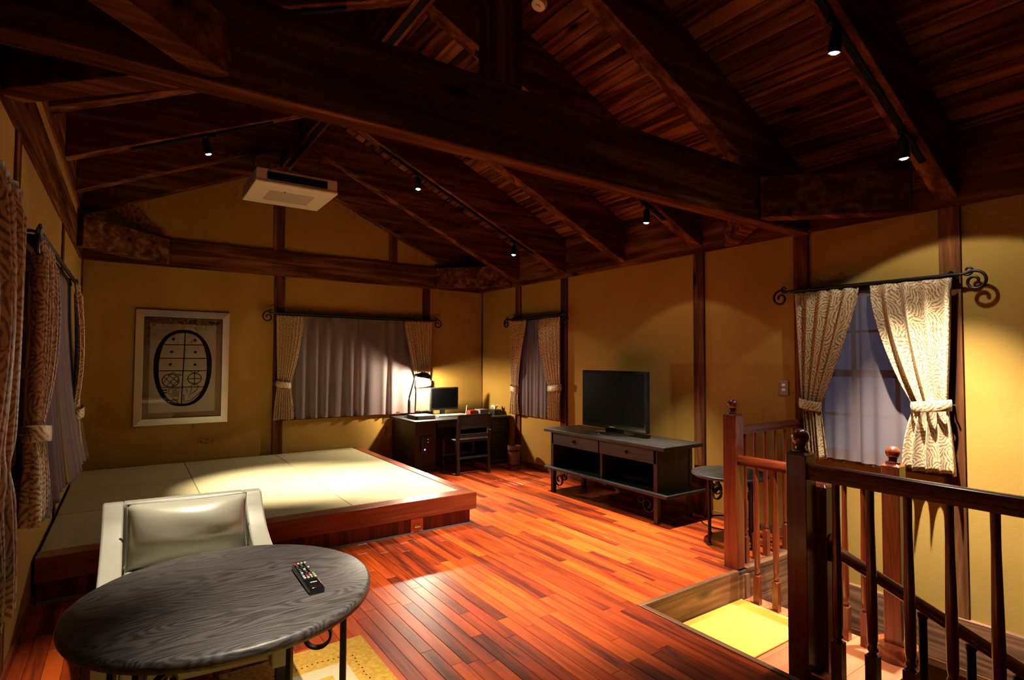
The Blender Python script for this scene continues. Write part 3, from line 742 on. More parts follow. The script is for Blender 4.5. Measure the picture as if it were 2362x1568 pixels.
# ------------------------------------------------------------------ stairwell
tag(box('trim_1', M['brown_y'], XB-TRIM, XB, YS, YA, -.03, .003, bevel=.003), 'brown edging board along the long side of the stair opening', 'edging', kind='structure')
tag(box('trim_2', M['brown_x'], XB-TRIM, 3.175, YA, YA+TRIM, -.03, .003, bevel=.003), 'brown edging board where the floor steps down to the landing', 'edging', kind='structure')
tag(box('trim_3', M['brown_x'], 3.27, XR, YA, YA+TRIM+.04, -.03, .003, bevel=.003), 'brown edging board below the rail that meets the television wall', 'edging', kind='structure')
st = thing('staircase', 'stair landing and steps going down beside the window wall', 'staircase', (2.8, 1.2, -2.7), kind='structure')
box('riser', M['brown_x'], XB, 3.235, YA, YA+.02, -.18, -.03, st)
box('side_riser', M['brown_y'], XB-.02, XB, YS, YA, -.32, -.03, st)
for i in range(6):
    a = XB+(3.315-XB)*i/6; b = XB+(3.315-XB)*(i+1)/6
    box('landing_board', M['salmon'], XB, 3.315, 1.155+.155*i+.0006, 1.155+.155*(i+1)-.0006, -.215, -.18, st, bevel=.002)
for k in range(8):
    y1 = 1.155-.235*k; z = -.18-.2*(k+1)
    box('tread', M['salmon'], XB, 3.30, y1-.255, y1, z-.035, z, st, bevel=.004)
    box('step_riser', M['red_x'], XB, 3.30, y1-.012, y1-.001, z, z+.165, st)
bz = [(-.19, -.03), (-.345, -.192), (-.50, -.347)]
far = thing('stairwell_boards', 'dark brown boards facing the far side of the stair void', 'board', (3.66, YA, -.5), kind='structure')
for a, b in bz: box('board', M['brown_x'], 3.235, XR, YA+.002, YA+.02, a, b, far, bevel=.002)
box('corner_strip', M['brown_z'], 3.235, 3.275, YA-.012, YA+.002, -.5, -.03, far)
tag(box('girder_right', M['brown_y'], XR-.03, XR+.01, YS, YA, -.475, -.187, bevel=.004), 'horizontal brown girder on the wall of the stair void', 'beam', kind='structure')
tag(box('girder_lower', M['beam_y'], XR-.045, XR+.01, YS, YA, -.515, -.475), 'dark strip under the brown girder of the stair void', 'beam', kind='structure')
tag(box('wall_stairwell_far', M['plaster'], XB, XR, YA+.02, YA+.12, -2.75, -.2), 'plaster wall under the far side of the stair void', 'wall', kind='structure')
tag(box('wall_stairwell_near', M['plaster'], XB, XR, YS-.12, YS, -2.75, -.2), 'plaster wall under the near side of the stair void', 'wall', kind='structure')
tag(box('wall_stairwell_left', M['plaster'], XB-.12, XB-.02, YS, YA+.02, -2.75, -.2), 'plaster wall under the long side of the stair void', 'wall', kind='structure')
tag(box('floor_lower', M['salmon'], XB-.12, XR, YS-.12, YA+.12, -2.80, -2.75), 'lower storey floor at the foot of the stairs', 'floor', kind='structure')

def baluster_part(x, y, z0, z1, parent, sq=.030, block=.17):
    h = z1-z0
    mb = MB().box(x-sq/2, x+sq/2, y-sq/2, y+sq/2, z0, z0+block)
    prof = [(sq*.50, z0+block-.002), (sq*.30, z0+block+.010), (sq*.46, z0+block+.018), (sq*.46, z0+block+.026), (sq*.34, z0+block+.034), (sq*.44, z0+block+.06),
            (sq*.47, z0+block+.18), (sq*.42, z0+h*.6), (sq*.34, z0+h*.85), (sq*.36, z1)]
    mb.lathe(prof, (x, y, 0), 14)
    return mb.build('baluster', M['rail_z'], parent, smooth=True)
def newel_part(x, y, z0, zt, parent, s=.088, ball=True, br=.034):
    h = s/2; c = .012
    mb = MB().box(x-h, x+h, y-h, y+h, z0, zt)
    mb.add([(x-h,y-h,zt),(x+h,y-h,zt),(x+h,y+h,zt),(x-h,y+h,zt),(x-h+c,y-h+c,zt+.012),(x+h-c,y-h+c,zt+.012),(x+h-c,y+h-c,zt+.012),(x-h+c,y+h-c,zt+.012)],
           [(4,5,6,7),(0,1,5,4),(1,2,6,5),(2,3,7,6),(3,0,4,7)])
    o = mb.build('newel_post', M['rail_z'], parent, bevel=.003)
    if ball:
        b = zt+.012; n = 12
        prof = [(s*.40, b), (s*.40, b+.006), (s*.24, b+.012), (s*.22, b+.020), (s*.30, b+.026)]
        cz = b+.022+br
        prof += [(br*math.cos(a), cz+br*math.sin(a)) for a in [lerp(-1.05, PI/2-.02, i/n) for i in range(n+1)]]
        MB().lathe(prof, (x, y, 0), 24).build('ball_cap', M['rail_z'], o, smooth=True)
    return o
def rail_prof(w=.058, h=.062):
    return [(-w*.36, 0), (w*.36, 0), (w*.36, h*.30), (w*.5, h*.38), (w*.5, h*.72), (w*.38, h*.93), (w*.18, h), (-w*.18, h), (-w*.38, h*.93), (-w*.5, h*.72), (-w*.5, h*.38), (-w*.36, h*.30)]
def rail_y(x, y0, y1, ztop, parent, w=.058, h=.062):
    return MB().prism([(x+a, ztop-h+b) for a, b in rail_prof(w, h)], 'y', y0, y1).build('handrail', M['rail_y'], parent, smooth=True)
def rail_x(y, x0, x1, ztop, parent, w=.058, h=.062):
    return MB().prism([(y+a, ztop-h+b) for a, b in rail_prof(w, h)], 'x', x0, x1).build('handrail', M['rail_x'], parent, smooth=True)
# long rail next to the camera side
r = thing('stair_railing', 'dark varnished railing along the floor edge above the stairs', 'railing', (2.4, .2, 0))
rail_y(2.40, YS+.05, 1.238, .882, r, .062, .066)
newel_part(2.40, 1.278, -.18, .918, r, .086, br=.037)
y = 1.135
while y > YS+.1:
    baluster_part(2.40, y, .020, .818, r, .041, .16); y -= .1275
box('base_rail', M['rail_y'], 2.366, 2.434, YS+.05, 1.235, -.03, .020, r, bevel=.003)
# railing on the landing
r = thing('landing_railing', 'bright red varnished railing standing on the landing beside the yellow mat', 'railing', (3.22, 1.7, -.18))
rail_y(3.222, 1.29, 2.11, .717, r, .056, .060)
newel_part(3.222, 2.152, .0, .968, r, .090)
newel_part(3.238, 1.248, -.105, .785, r, .082, br=.033)
MB().lathe([(.098, -.18), (.100, -.172), (.100, -.118), (.094, -.108), (.05, -.105)], (3.238, 1.248, 0), 32).build('round_base', M['rail_z'], r, smooth=True)
for y in (1.995, 1.873, 1.75, 1.625, 1.48, 1.386): baluster_part(3.222, y, -.18, .660, r, .036, .175)
# railing to the wall
r = thing('wall_railing', 'dark varnished railing running from the landing newel to the window wall', 'railing', (3.65, 2.15, 0))
rail_x(2.152, 3.265, XR-.022, .900, r, .056, .058)
for x in (3.345, 3.465, 3.585, 3.705, 3.825, 3.945): baluster_part(x, 2.152, .003, .845, r, .034, .17)
# lower handrail
r = thing('descending_handrail', 'dark round handrail sloping down the stairs below the long railing', 'railing', (2.5, 1.2, -.18))
newel_part(2.502, 1.245, -.18, .775, r, .080, ball=False)
MB().lathe([(.001, -.004), (.03, -.004), (.034, .004), (.026, .012), (.03, .02), (.02, .028)], (2.502, 1.205, .545), 18, axis=(0, -1, 0)).build('rosette', M['rail_z'], r, smooth=True)
MB().box(2.485, 2.519, 1.190, 1.206, .46, .545).build('rosette_plate', M['rail_z'], r, bevel=.007)
hp = [(2.50, 1.19, .515), (2.50, 1.16, .500), (2.50, .60, .282), (2.50, .1, .09)]
MB().tube([Vector(p) for p in hp], .025, 16).build('handrail', M['rail_y'], r, smooth=True)
for y, z in ((.875, .375), (.729, .318), (.60, .266), (.46, .21)):
    MB().lathe([(.0145, -.9+z), (.0145, z-.03), (.017, z-.028), (.017, z-.014), (.009, z-.012), (.009, z+.012)], (2.50, y, 0), 12).build('support_post', M['iron'], r, smooth=True)

# yellow mat
mb = MB().box(2.50, 3.185, 1.645, 2.083, -.18, -.166)
tag(mb.build('door_mat', M['mat_yellow'], bevel=.006), 'bright yellow wool mat on the stair landing', 'mat')

# ------------------------------------------------------------------ television stand and television
SX0, SX1 = 3.50, 3.995
t = thing('tv_stand', 'long black wood television stand with two drawers and open shelves', 'tv stand', (3.75, 3.73, 0))
box('top', M['black_y'], SX0, SX1, 2.95, 4.505, .595, .628, t, bevel=.006)
for y0, y1 in ((3.72, 4.40), (3.045, 3.712)):
    d = box('drawer', M['black_y'], SX0+.02, SX0+.42, y0+.003, y1-.003, .478, .592, t, bevel=.003)
    ym = (y0+y1)/2
    MB().box(SX0+.012, SX0+.02, ym-.012, ym+.012, .520, .552).tube([(SX0+.012, ym-.01, .545), (SX0+.002, ym, .530), (SX0+.012, ym+.01, .545)], .003, 6).build('drawer_pull', M['iron'], d)
for y, nm in ((4.375, 'side_panel'), (3.045, 'side_panel')):
    box(nm, M['black_z'], SX0+.035, SX1-.03, y, y+.028, .25, .595, t, bevel=.002)
    box('corner_leg', M['black_z'], SX0+.02, SX0+.06, y-.006, y+.034, 0, .595, t, bevel=.002)
    box('rear_leg', M['black_z'], SX1-.07, SX1-.03, y-.006, y+.034, 0, .595, t, bevel=.002)
box('divider', M['black_z'], SX0+.05, SX1-.05, 3.702, 3.728, .25, .478, t, bevel=.002)
box('back_panel', M['black_y'], SX1-.045, SX1-.035, 3.06, 4.39, .25, .47, t)
box('lower_shelf', M['black_y'], SX0-.01, SX1-.01, 2.92, 4.49, .225, .253, t, bevel=.008)
for y in (4.30, 3.15):
    sg = 1 if y < 3.7 else -1
    mb = MB(); pts = spiral((SX0+.04, y, .135), Vector((0, sg, 0)), .068, .018, PI, 1.25, 26); mb.tube(pts, .004, 6, flat=((1,0,0), .018))
    pts = spiral((SX0+.04, y+sg*.07, .175), Vector((0, sg, 0)), .040, .012, 0, -1.1, 22); mb.tube(pts, .004, 6, flat=((1,0,0), .018))
    mb.build('scroll_bracket', M['iron'], t, smooth=True)
tv = thing('television', 'black flat television on a glossy oval foot', 'television', (3.77, 3.77, .628))
TXc = 3.745
box('bezel', M['glossblack'], TXc, TXc+.05, 3.352, 4.19, .672, 1.222, tv, bevel=.008)
box('screen', M['screen'], TXc-.003, TXc+.001, 3.382, 4.160, .722, 1.196, tv)
box('rear_housing', M['blackplastic'], TXc+.05, TXc+.095, 3.48, 4.06, .72, 1.15, tv, bevel=.015)
MB().box(TXc-.002, TXc+.0, 3.735, 3.805, .690, .697).build('badge', M['metal'], tv)
box('neck', M['glossblack'], TXc+.015, TXc+.05, 3.66, 3.88, .636, .69, tv, bevel=.006)
mb = MB(); n = 36
for i in range(2): pass
prof = [(1.0, 0), (1.0, .005), (.94, .010), (.2, .016)]
for r_, z_ in prof:
    pass
vs, fs = [], []
for r_, z_ in prof:
    for k in range(n):
        a = 2*PI*k/n; vs.append((TXc+.025+.125*r_*math.cos(a), 3.77+.215*r_*math.sin(a), .629+z_))
for i in range(len(prof)-1):
    for k in range(n): fs.append((i*n+k, i*n+(k+1)%n, (i+1)*n+(k+1)%n, (i+1)*n+k))
fs.append(tuple(range(n))); fs.append(tuple(range((len(prof)-1)*n, len(prof)*n)))
mb.add(vs, fs).build('foot', M['glossblack'], tv, smooth=True)
box('player_box_hint', M['blackplastic'], 3.70, 3.92, 3.30, 3.60, .254, .295).name = 'media_player'
tag(bpy.data.objects['media_player'], 'flat black media player inside the television stand', 'player')

# light switch
t = thing('light_switch', 'steel light switch plate with two white rockers', 'switch', (XR, 2.293, 1.117))
MB().box(XR-.008, XR, 2.258, 2.328, 1.063, 1.171).build('plate', M['metal'], t, bevel=.002)
for z in (1.092, 1.128): MB().box(XR-.013, XR-.008, 2.279, 2.307, z, z+.020).build('rocker', M['white'], t, bevel=.002)

# ------------------------------------------------------------------ tables
def scroll(mb, c, a, r0, r1, t0, turns, wdir, wd=.016, th=.0035):
    mb.tube(spiral(c, a, r0, r1, t0, turns, 30), th, 6, flat=(wdir, wd))
def round_table(name, label, c, rad, zt, thk, legang, legr, topmat, legs=.018, zb=0):
    t = thing(name, label, 'table', (c[0], c[1], 0))
    e = .012
    prof = [(rad-.02, zt-thk), (rad-.004, zt-thk+.004), (rad, zt-thk+.012), (rad, zt-.012), (rad-.003, zt-.004), (rad-.010, zt)]
    o = MB().lathe(prof, (c[0], c[1], 0), 96).build('tabletop', topmat, t, smooth=True)
    for a in legang:
        a = math.radians(a); d = Vector((math.cos(a), math.sin(a), 0)); p = Vector((c[0], c[1], 0))+d*legr
        tn = Vector((-d.y, d.x, 0))
        mb = MB().obox((p.x, p.y, zb+.012), (p.x, p.y, zt-thk), legs, legs, up=tuple(d)); lg = mb.build('leg', M['iron'], t)
        MB().lathe([(.016, zb), (.018, zb+.006), (.012, zb+.014)], (p.x, p.y, 0), 12).build('foot', M['iron'], lg)
        mb = MB(); scroll(mb, p-d*.058+Vector((0,0,zt-thk-.062)), -d, .052, .030, 1.2, 1.0, tn, .02)
        scroll(mb, p-d*.075+Vector((0,0,zt-thk-.118)), -d, .045, .034, 1.7, -1.15, tn, .02)
        mb.build('scroll', M['iron'], lg, smooth=True)
    mb = MB(); ring = [Vector((c[0]+legr*math.cos(2*PI*k/40), c[1]+legr*math.sin(2*PI*k/40), .13)) for k in range(41)]
    mb.tube(ring, .006, 6).build('stretcher_ring', M['iron'], t, smooth=True)
    return t
TC = (.268, 1.893)
round_table('round_table', 'round black ash table with iron scroll legs in front of the armchair', TC, .413, .62, .036, (334, 46, 150, 226), .335, M['table_top'], zb=.013)
round_table('side_table', 'small round black table on thin iron legs behind the landing railing', (3.655, 2.475), .27, .50, .026, (170, 80, 350, 260), .20, M['black_x'], .014)
# rug under the table
t = thing('area_rug', 'ochre wool rug with cream squares and small dots under the table', 'rug', (.25, 1.5, 0))
box('pile', M['rug'], -.33, .935, .35, 2.61, .001, .012, t, bevel=.004)
for (x0, x1, y0, y1) in ((.50, .80, 2.12, 2.42), (.50, .80, 1.35, 1.62), (-.10, .22, 2.05, 2.40)):
    box('cream_square', M['rug_cream'], x0, x1, y0, y1, .0115, .0132, t, bevel=.002)
    box('ochre_square', M['rug'], x0+.08, x1-.08, y0+.08, y1-.08, .013, .0142, t, bevel=.002)
mb = MB()
for k in range(28):
    for q in ((.50+.0*k, 0),):
        pass
dots = [(.52+.022*k, 2.47+.004*math.sin(k)) for k in range(14)]+[(.84+.003*math.sin(k*2), 2.45-.03*k) for k in range(24)]
for x, y in dots: mb.box(x-.003, x+.003, y-.003, y+.003, .0115, .0135)
tag(mb.build('dots', M['subfloor'], t), kind='stuff')

# remote control (axis from (.484,1.937) to (.476,1.692) on the table top)
t = thing('remote_control', 'black remote control with coloured buttons lying on the round table', 'remote control', (.478, 1.815, .62))
A0, A1 = Vector((.480, 1.945, 0)), Vector((.476, 1.700, 0)); dr = (A1-A0).normalized(); sd = Vector((-dr.y, dr.x, 0))
RL, RWd = .24, .046
def rp(u, v, z): return A0+dr*u+sd*v+Vector((0,0,.6205+z))
mb = MB(); nseg = 8
sec = [(-.5, .004), (-.46, 0), (.46, 0), (.5, .004), (.5, .014), (.40, .020), (-.40, .020), (-.5, .014)]
vs, fs = [], []
for i in range(nseg+1):
    u = RL*i/nseg
    for a, z in sec: vs.append(rp(u, a*RWd*(.93 if i in (0, nseg) else 1), z))
m_ = len(sec)
for i in range(nseg):
    for k in range(m_): fs.append((i*m_+k, i*m_+(k+1)%m_, (i+1)*m_+(k+1)%m_, (i+1)*m_+k))
fs.append(tuple(range(m_))); fs.append(tuple(range(nseg*m_, (nseg+1)*m_)))
mb.add(vs, fs).build('body', M['glossblack'], t, smooth=True, bevel=.002)
bc = {'w': plain('pale key', (.55, .55, .55), .5), 'r': plain('red key', (.55, .05, .06), .5), 'k': plain('dark key', (.035, .035, .038), .45), 'b': plain('blue key', (.05, .15, .45), .5), 'g': plain('green key', (.15, .40, .22), .5), 'y': plain('amber key', (.6, .42, .12), .5)}
KEYS = ['rwww', 'kkk', 'kkk', 'kkkw', 'kwk', 'kkk', 'wkk', 'bkrg', 'wrwy', 'wwgw']
for i, row in enumerate(KEYS):
    for j, ch in enumerate(row):
        u = .016+i*.0152; v = (j-(len(row)-1)/2)*.0105*(4/len(row))
        ctr = rp(u, v, .0202)
        MB().obox(ctr-dr*.0042, ctr+dr*.0042, .0068, .004).build('button', bc[ch], t)
        if ch == 'k' and len(row) == 3:
            MB().obox(ctr-dr*.001+Vector((0,0,.0021)), ctr+dr*.001+Vector((0,0,.0021)), .0045, .0006).build('button_mark', bc['w'], t)
MB().obox(rp(.195, -.010, .0203), rp(.195, .010, .0203), .005, .0006).build('logo_plate', bc['w'], t)

# ------------------------------------------------------------------ armchair and cushion
CH = thing('armchair', 'low grey green leather armchair with sloping arms behind the round table', 'armchair', (.24, 2.75, 0))
def shear(mb):  # the chair is turned a little: its television side stands nearer
    mb.v = [(x, y-.10*(x-.24), z) for x, y, z in mb.v]; return mb
zt_, yb_ = .655, 3.135
shear(MB().prism([(yb_-.075, .28), (yb_+.005, .28), (yb_+.02, zt_-.01), (yb_+.005, zt_), (yb_-.05, zt_), (yb_-.062, zt_-.01)], 'x', -.01, .49)).build('backrest', M['leather'], CH, bevel=.012, seg=3)
for x0, x1 in ((-.086, -.006), (.486, .566)):
    poly = [(2.38, .10), (yb_+.005, .10), (yb_+.02, zt_-.012), (yb_+.006, zt_), (yb_-.045, zt_)] + [(yb_-.055-.60*q, .425+.222*math.exp(-q*3.6)) for q in [k/14 for k in range(15)]] + [(2.40, .425), (2.38, .40)]
    shear(MB().prism(poly, 'x', x0, x1)).build('armrest', M['leather'], CH, smooth=True, bevel=.012, seg=3)
shear(MB().box(-.006, .486, 2.40, 3.07, .13, .30)).build('seat_base', M['leather'], CH, bevel=.01)
shear(MB().box(-.004, .484, 2.37, 3.03, .30, .41)).build('seat_cushion', M['leather'], CH, bevel=.03, seg=4)
for x, y in ((-.05, 2.42), (.53, 2.42), (-.05, 3.10), (.53, 3.10)):
    shear(MB().box(x-.02, x+.02, y-.02, y+.02, 0.012 if y < 2.6 else 0, .10)).build('leg', M['black_z'], CH)
# loose back cushion
def pillow(cx, cy, cz, w_, h_, t_, tilt):
    nu, nv = 26, 18; rows_f, rows_b = [], []
    for sgn, rows in ((1, rows_f), (-1, rows_b)):
        for i in range(nv+1):
            v = -1+2*i/nv; row = []
            for j in range(nu+1):
                u = -1+2*j/nu
                prof = max(0, (1-abs(u)**3))**.62*max(0, (1-abs(v)**2.6))**.60
                wr = .004*math.sin(4*u+3*v)*math.sin(3*v)+.004*math.sin(11*u+2)*max(0, v-.3)-.006*math.exp(-((v+.25-.25*u)/.08)**2)*max(0, u+.2)
                yy = sgn*(t_/2*prof+(wr*prof if sgn > 0 else 0))
                pinch = 1-.045*(1-abs(v))*0 - .03*(u*u)*(1-v*v)
                xx = u*w_/2*(1-.045*(1-v*v)); zz = v*h_/2*(1-.05*(1-u*u))
                row.append((xx, -yy, zz))
            rows.append(row)
    mb = MB()
    def tr(p):
        x, y, z = p; c, s = math.cos(tilt), math.sin(tilt)
        return (cx+x, cy+y*c+z*s-.10*x, cz-y*s+z*c)
    mb.grid([[tr(p) for p in r] for r in rows_f]); mb.grid([[tr(p) for p in r] for r in rows_b])
    return mb
cu = thing('back_cushion', 'plump grey green leather cushion resting against the armchair back', 'cushion', (.24, 2.96, .41))
pm = pillow(.240, 2.925, .538, .474, .285, .22, .26)
o = pm.build('cover', M['leather'], cu, smooth='all')
bmx = bmesh.new(); bmx.from_mesh(o.data); bmesh.ops.remove_doubles(bmx, verts=bmx.verts, dist=.002); bmesh.ops.recalc_face_normals(bmx, faces=bmx.faces); bmx.to_mesh(o.data); bmx.free()
def pil_edge(u, v):
    c, s = math.cos(.26), math.sin(.26); x = u*.237*(1-.045*(1-v*v)); z = v*.1425*(1-.05*(1-u*u))
    return Vector((.240+x, 2.925+z*s-.10*x, .538+z*c))
loop = [pil_edge(-1+2*i/20, 1) for i in range(21)]+[pil_edge(1, 1-2*i/12) for i in range(1, 13)]+[pil_edge(1-2*i/20, -1) for i in range(1, 21)]+[pil_edge(-1, -1+2*i/12) for i in range(1, 13)]
MB().tube(loop, .0035, 6).build('piping', M['leather'], cu, smooth=True)

# ------------------------------------------------------------------ desk corner
DZ = .605
DK = thing('desk', 'dark wood desk with two pedestals in the window corner', 'desk', (3.4, 6.28, 0))
box('desktop', M['black_x'], 2.712, 4.062, 5.895, YB-.02, DZ-.03, DZ, DK, bevel=.006)
for x0, x1 in ((2.745, 3.015), (3.775, 4.05)):
    box('pedestal', M['black_z'], x0, x1, 5.955, YB-.03, .06, DZ-.03, DK, bevel=.003)
    box('plinth', M['black_x'], x0-.012, x1+.012, 5.94, YB-.03, .0, .06, DK, bevel=.006)
for z0, z1 in ((.49, .568), (.40, .482), (.25, .392), (.08, .242)):
    d = box('drawer', M['black_x'], 3.79, 4.035, 5.943, 5.956, z0, z1, DK, bevel=.003)
    MB().lathe([(.007, 0), (.006, .008), (.013, .014), (.011, .022)], (3.912, 5.943, (z0+z1)/2), 14, axis=(0,-1,0)).build('knob', M['iron'], d, smooth=True)
box('pencil_drawer', M['black_x'], 3.025, 3.765, 5.945, 5.965, .50, .570, DK, bevel=.003)
box('modesty_panel', M['black_x'], 3.015, 3.775, YB-.10, YB-.085, .20, .56, DK)
cb = thing('computer_tower', 'black computer front with blue light set in the desk pedestal', 'computer', (2.883, 5.95, .33))
box('front_panel', M['blackplastic'], 2.813, 2.953, 5.930, 5.954, .235, .418, cb, bevel=.004)
for (x, z, m_) in ((2.872, .39, 'k'), (2.898, .385, 'led'), (2.860, .372, 'k'), (2.898, .352, 'led'), (2.925, .39, 'k'), (2.925, .36, 'k')):
    MB().lathe([(.0055, 0), (.0055, .003), (.004, .005)], (x, 5.930, z), 10, axis=(0,-1,0)).build('port_button', M['led_white'] if m_ == 'led' else bc['k'], cb)
MB().lathe([(.010, 0), (.010, .003), (.006, .005)], (2.859, 5.930, .268), 14, axis=(0,-1,0)).build('power_light', M['led_blue'], cb)
# desk lamp
LB = (2.865, 6.40)
t = thing('desk_lamp', 'black jointed desk lamp shining over the desk', 'lamp', (LB[0], LB[1], DZ))
mb = MB().lathe([(.058, DZ), (.058, DZ+.012), (.045, DZ+.020), (.018, DZ+.022)], (LB[0], LB[1], 0), 24); mb.build('base', M['blackplastic'], t, smooth=True)
J0 = Vector((LB[0], LB[1], .83)); J1 = Vector((2.93, 6.36, 1.125)); J2 = Vector((2.975, 6.345, 1.135))
MB().lathe([(.017, DZ+.02), (.017, .80), (.014, .815), (.010, .83)], (LB[0], LB[1], 0), 16).build('post', M['blackplastic'], t, smooth=True)
MB().tube([J0, J1], .007, 8).build('arm', M['blackplastic'], t, smooth=True)
MB().tube([J0+Vector((0,.02,.01)), J1+Vector((0,.02,-.005))], .004, 8).build('arm_rod', M['blackplastic'], t, smooth=True)
MB().tube([J1+Vector((.01,-.01,-.02)), J1+Vector((.07,-.03,-.165))], .004, 6).build('handle_rod', M['blackplastic'], t, smooth=True)
MB().tube([J1+Vector((-.015,0,0)), J2], .016, 10).build('joint', M['blackplastic'], t, smooth=True)
SH = Vector((3.035, 6.335, 1.10)); ax = Vector((.17, -.05, 1)).normalized()
mb = MB(); prof = [(.094, -.012), (.098, -.004), (.092, .006), (.080, .028), (.055, .048), (.028, .058), (.001, .060)]
mb.lathe(prof, SH, 28, axis=ax); mb.f = mb.f[:-2]
mb.build('lamp_shade', M['blackplastic'], t, smooth='all', solid=.003)
MB().lathe([(.001, -.022), (.014, -.018), (.022, -.004), (.020, .012), (.010, .026)], SH, 16, axis=ax).build('bulb', M['bulb'], t, smooth='all')
ld = bpy.data.lights.new('desk lamp light', 'POINT'); ld.energy = 150; ld.color = (1, .86, .62); ld.shadow_soft_size = .028
lo = bpy.data.objects.new('desk_lamp_light', ld); C.objects.link(lo); lo.parent = t; lo.location = SH - ax*.030 - Vector(t.location)
# binder, monitor, keyboard and small things
t = thing('ring_binder', 'thick dark binder with white pages lying on the desk under the lamp', 'binder', (2.93, 6.19, DZ))
box('cover', M['greybox'], 2.80, 3.055, 6.045, 6.31, DZ+.040, DZ+.044, t, bevel=.001)
box('pages', M['paper'], 2.825, 3.05, 6.05, 6.305, DZ+.005, DZ+.040, t)
box('back_cover', M['greybox'], 2.80, 3.055, 6.045, 6.31, DZ+.001, DZ+.005, t, bevel=.001)
box('spine', M['blackplastic'], 2.796, 2.822, 6.045, 6.31, DZ+.001, DZ+.044, t, bevel=.002)
t = thing('computer_monitor', 'black computer monitor on the desk beside the lamp', 'monitor', (3.38, 6.42, DZ))
MY = 6.40
box('bezel', M['blackplastic'], 3.160, 3.560, MY, MY+.03, .672, .962, t, bevel=.005)
box('screen', M['screen'], 3.176, 3.544, MY-.002, MY+.001, .700, .946, t)
box('neck', M['blackplastic'], 3.315, 3.375, MY+.02, MY+.05, .612, .70, t)
MB().lathe([(.085, 0), (.085, .008), (.06, .014), (.02, .018)], (3.345, MY+.03, DZ), 26).build('foot', M['blackplastic'], t, smooth=True)
t = thing('keyboard', 'pale grey computer keyboard in front of the monitor', 'keyboard', (3.40, 6.28, DZ))
box('tray', M['white'], 3.18, 3.58, 6.215, 6.345, DZ+.001, DZ+.014, t, bevel=.003)
kb = MB()
for i in range(5):
    for j in range(18): kb.box(3.19+j*.0213, 3.19+j*.0213+.017, 6.224+i*.0235, 6.224+i*.0235+.018, DZ+.014, DZ+.020)
tag(kb.build('keys', M['grille'], t), kind='stuff')
t = thing('computer_mouse', 'small white computer mouse beside the keyboard', 'mouse', (3.50, 6.13, DZ))
MB().lathe([(.026, .001), (.030, .008), (.026, .020), (.012, .028), (.001, .030)], (3.51, 6.12, DZ), 18).build('shell', M['cream'], t, smooth='all')
MB().box(3.5085, 3.5115, 6.098, 6.112, DZ+.022, DZ+.030).build('wheel', M['greybox'], t)
t = thing('pen_stand', 'white pen standing upright in a small desk holder', 'pen holder', (3.60, 6.27, DZ))
MB().lathe([(.022, .001), (.022, .006), (.008, .014), (.007, .030)], (3.60, 6.27, DZ), 16).build('holder', M['cream'], t, smooth=True)
MB().tube([(3.60, 6.27, DZ+.02), (3.615, 6.27, DZ+.125)], .0045, 8).build('pen', M['cream'], t)
t = thing('red_packet', 'small red packet on the desk beside the grey box', 'packet', (3.73, 6.31, DZ))
box('carton', M['redplastic'], 3.665, 3.775, 6.27, 6.36, DZ+.001, DZ+.048, t, bevel=.003)
box('flap', M['redplastic'], 3.667, 3.773, 6.272, 6.34, DZ+.048, DZ+.053, t)
t = thing('card_box', 'grey card box on the desk between red packet and black box', 'box', (3.85, 6.28, DZ))
box('carton', M['greybox'], 3.79, 3.905, 6.225, 6.36, DZ+.001, DZ+.058, t, bevel=.003)
box('lid', M['greybox'], 3.788, 3.907, 6.223, 6.362, DZ+.046, DZ+.062, t, bevel=.002)
t = thing('tissue_box', 'black tissue box with white tissue at the desk end', 'tissue box', (3.97, 6.16, DZ))
box('cover', M['blackplastic'], 3.915, 4.03, 6.08, 6.22, DZ+.001, DZ+.065, t, bevel=.006)
mb = MB(); rows = []
for i in range(7):
    v = i/6; rows.append([(3.972+(.010+.038*v)*math.cos(a)*(1+.3*math.sin(3*a)), 6.15+(.006+.03*v)*math.sin(a), DZ+.064+.05*v+.012*math.sin(4*a)*v) for a in [2*PI*k/16 for k in range(17)]])
mb.grid(rows).build('tissue', M['tissue'], t, smooth='all', solid=.001)
# desk chair
t = thing('desk_chair', 'dark wooden ladder back chair pulled up to the desk', 'chair', (3.31, 5.72, 0))
for x in (3.105, 3.515):
    MB().prism([(5.56, 0), (5.60, 0), (5.615, .38), (5.565, .69), (5.535, .69), (5.575, .38)], 'x', x-.018, x+.018).build('rear_leg', M['black_z'], t, bevel=.003)
    box('front_leg', M['black_z'], x-.018, x+.018, 5.93, 5.965, 0, .37, t, bevel=.003)
    box('side_stretcher', M['black_y'], x-.010, x+.010, 5.60, 5.935, .14, .165, t)
    MB().lathe([(.006, -.012), (.010, -.006), (.010, .006), (.006, .012)], (x, 5.548, .50), 12, axis=(1,0,0)).build('bolt', M['metal'], t) if x > 3.3 else None
box('top_slat', M['black_x'], 3.123, 3.497, 5.545, 5.570, .525, .690, t, bevel=.006)
box('mid_slat', M['black_x'], 3.123, 3.497, 5.570, 5.592, .42, .465, t, bevel=.004)
box('front_stretcher', M['black_x'], 3.123, 3.497, 5.940, 5.955, .17, .195, t)
box('rear_stretcher', M['black_x'], 3.123, 3.497, 5.578, 5.594, .18, .205, t)
box('seat', M['black_y'], 3.087, 3.533, 5.595, 5.985, .37, .40, t, bevel=.008)
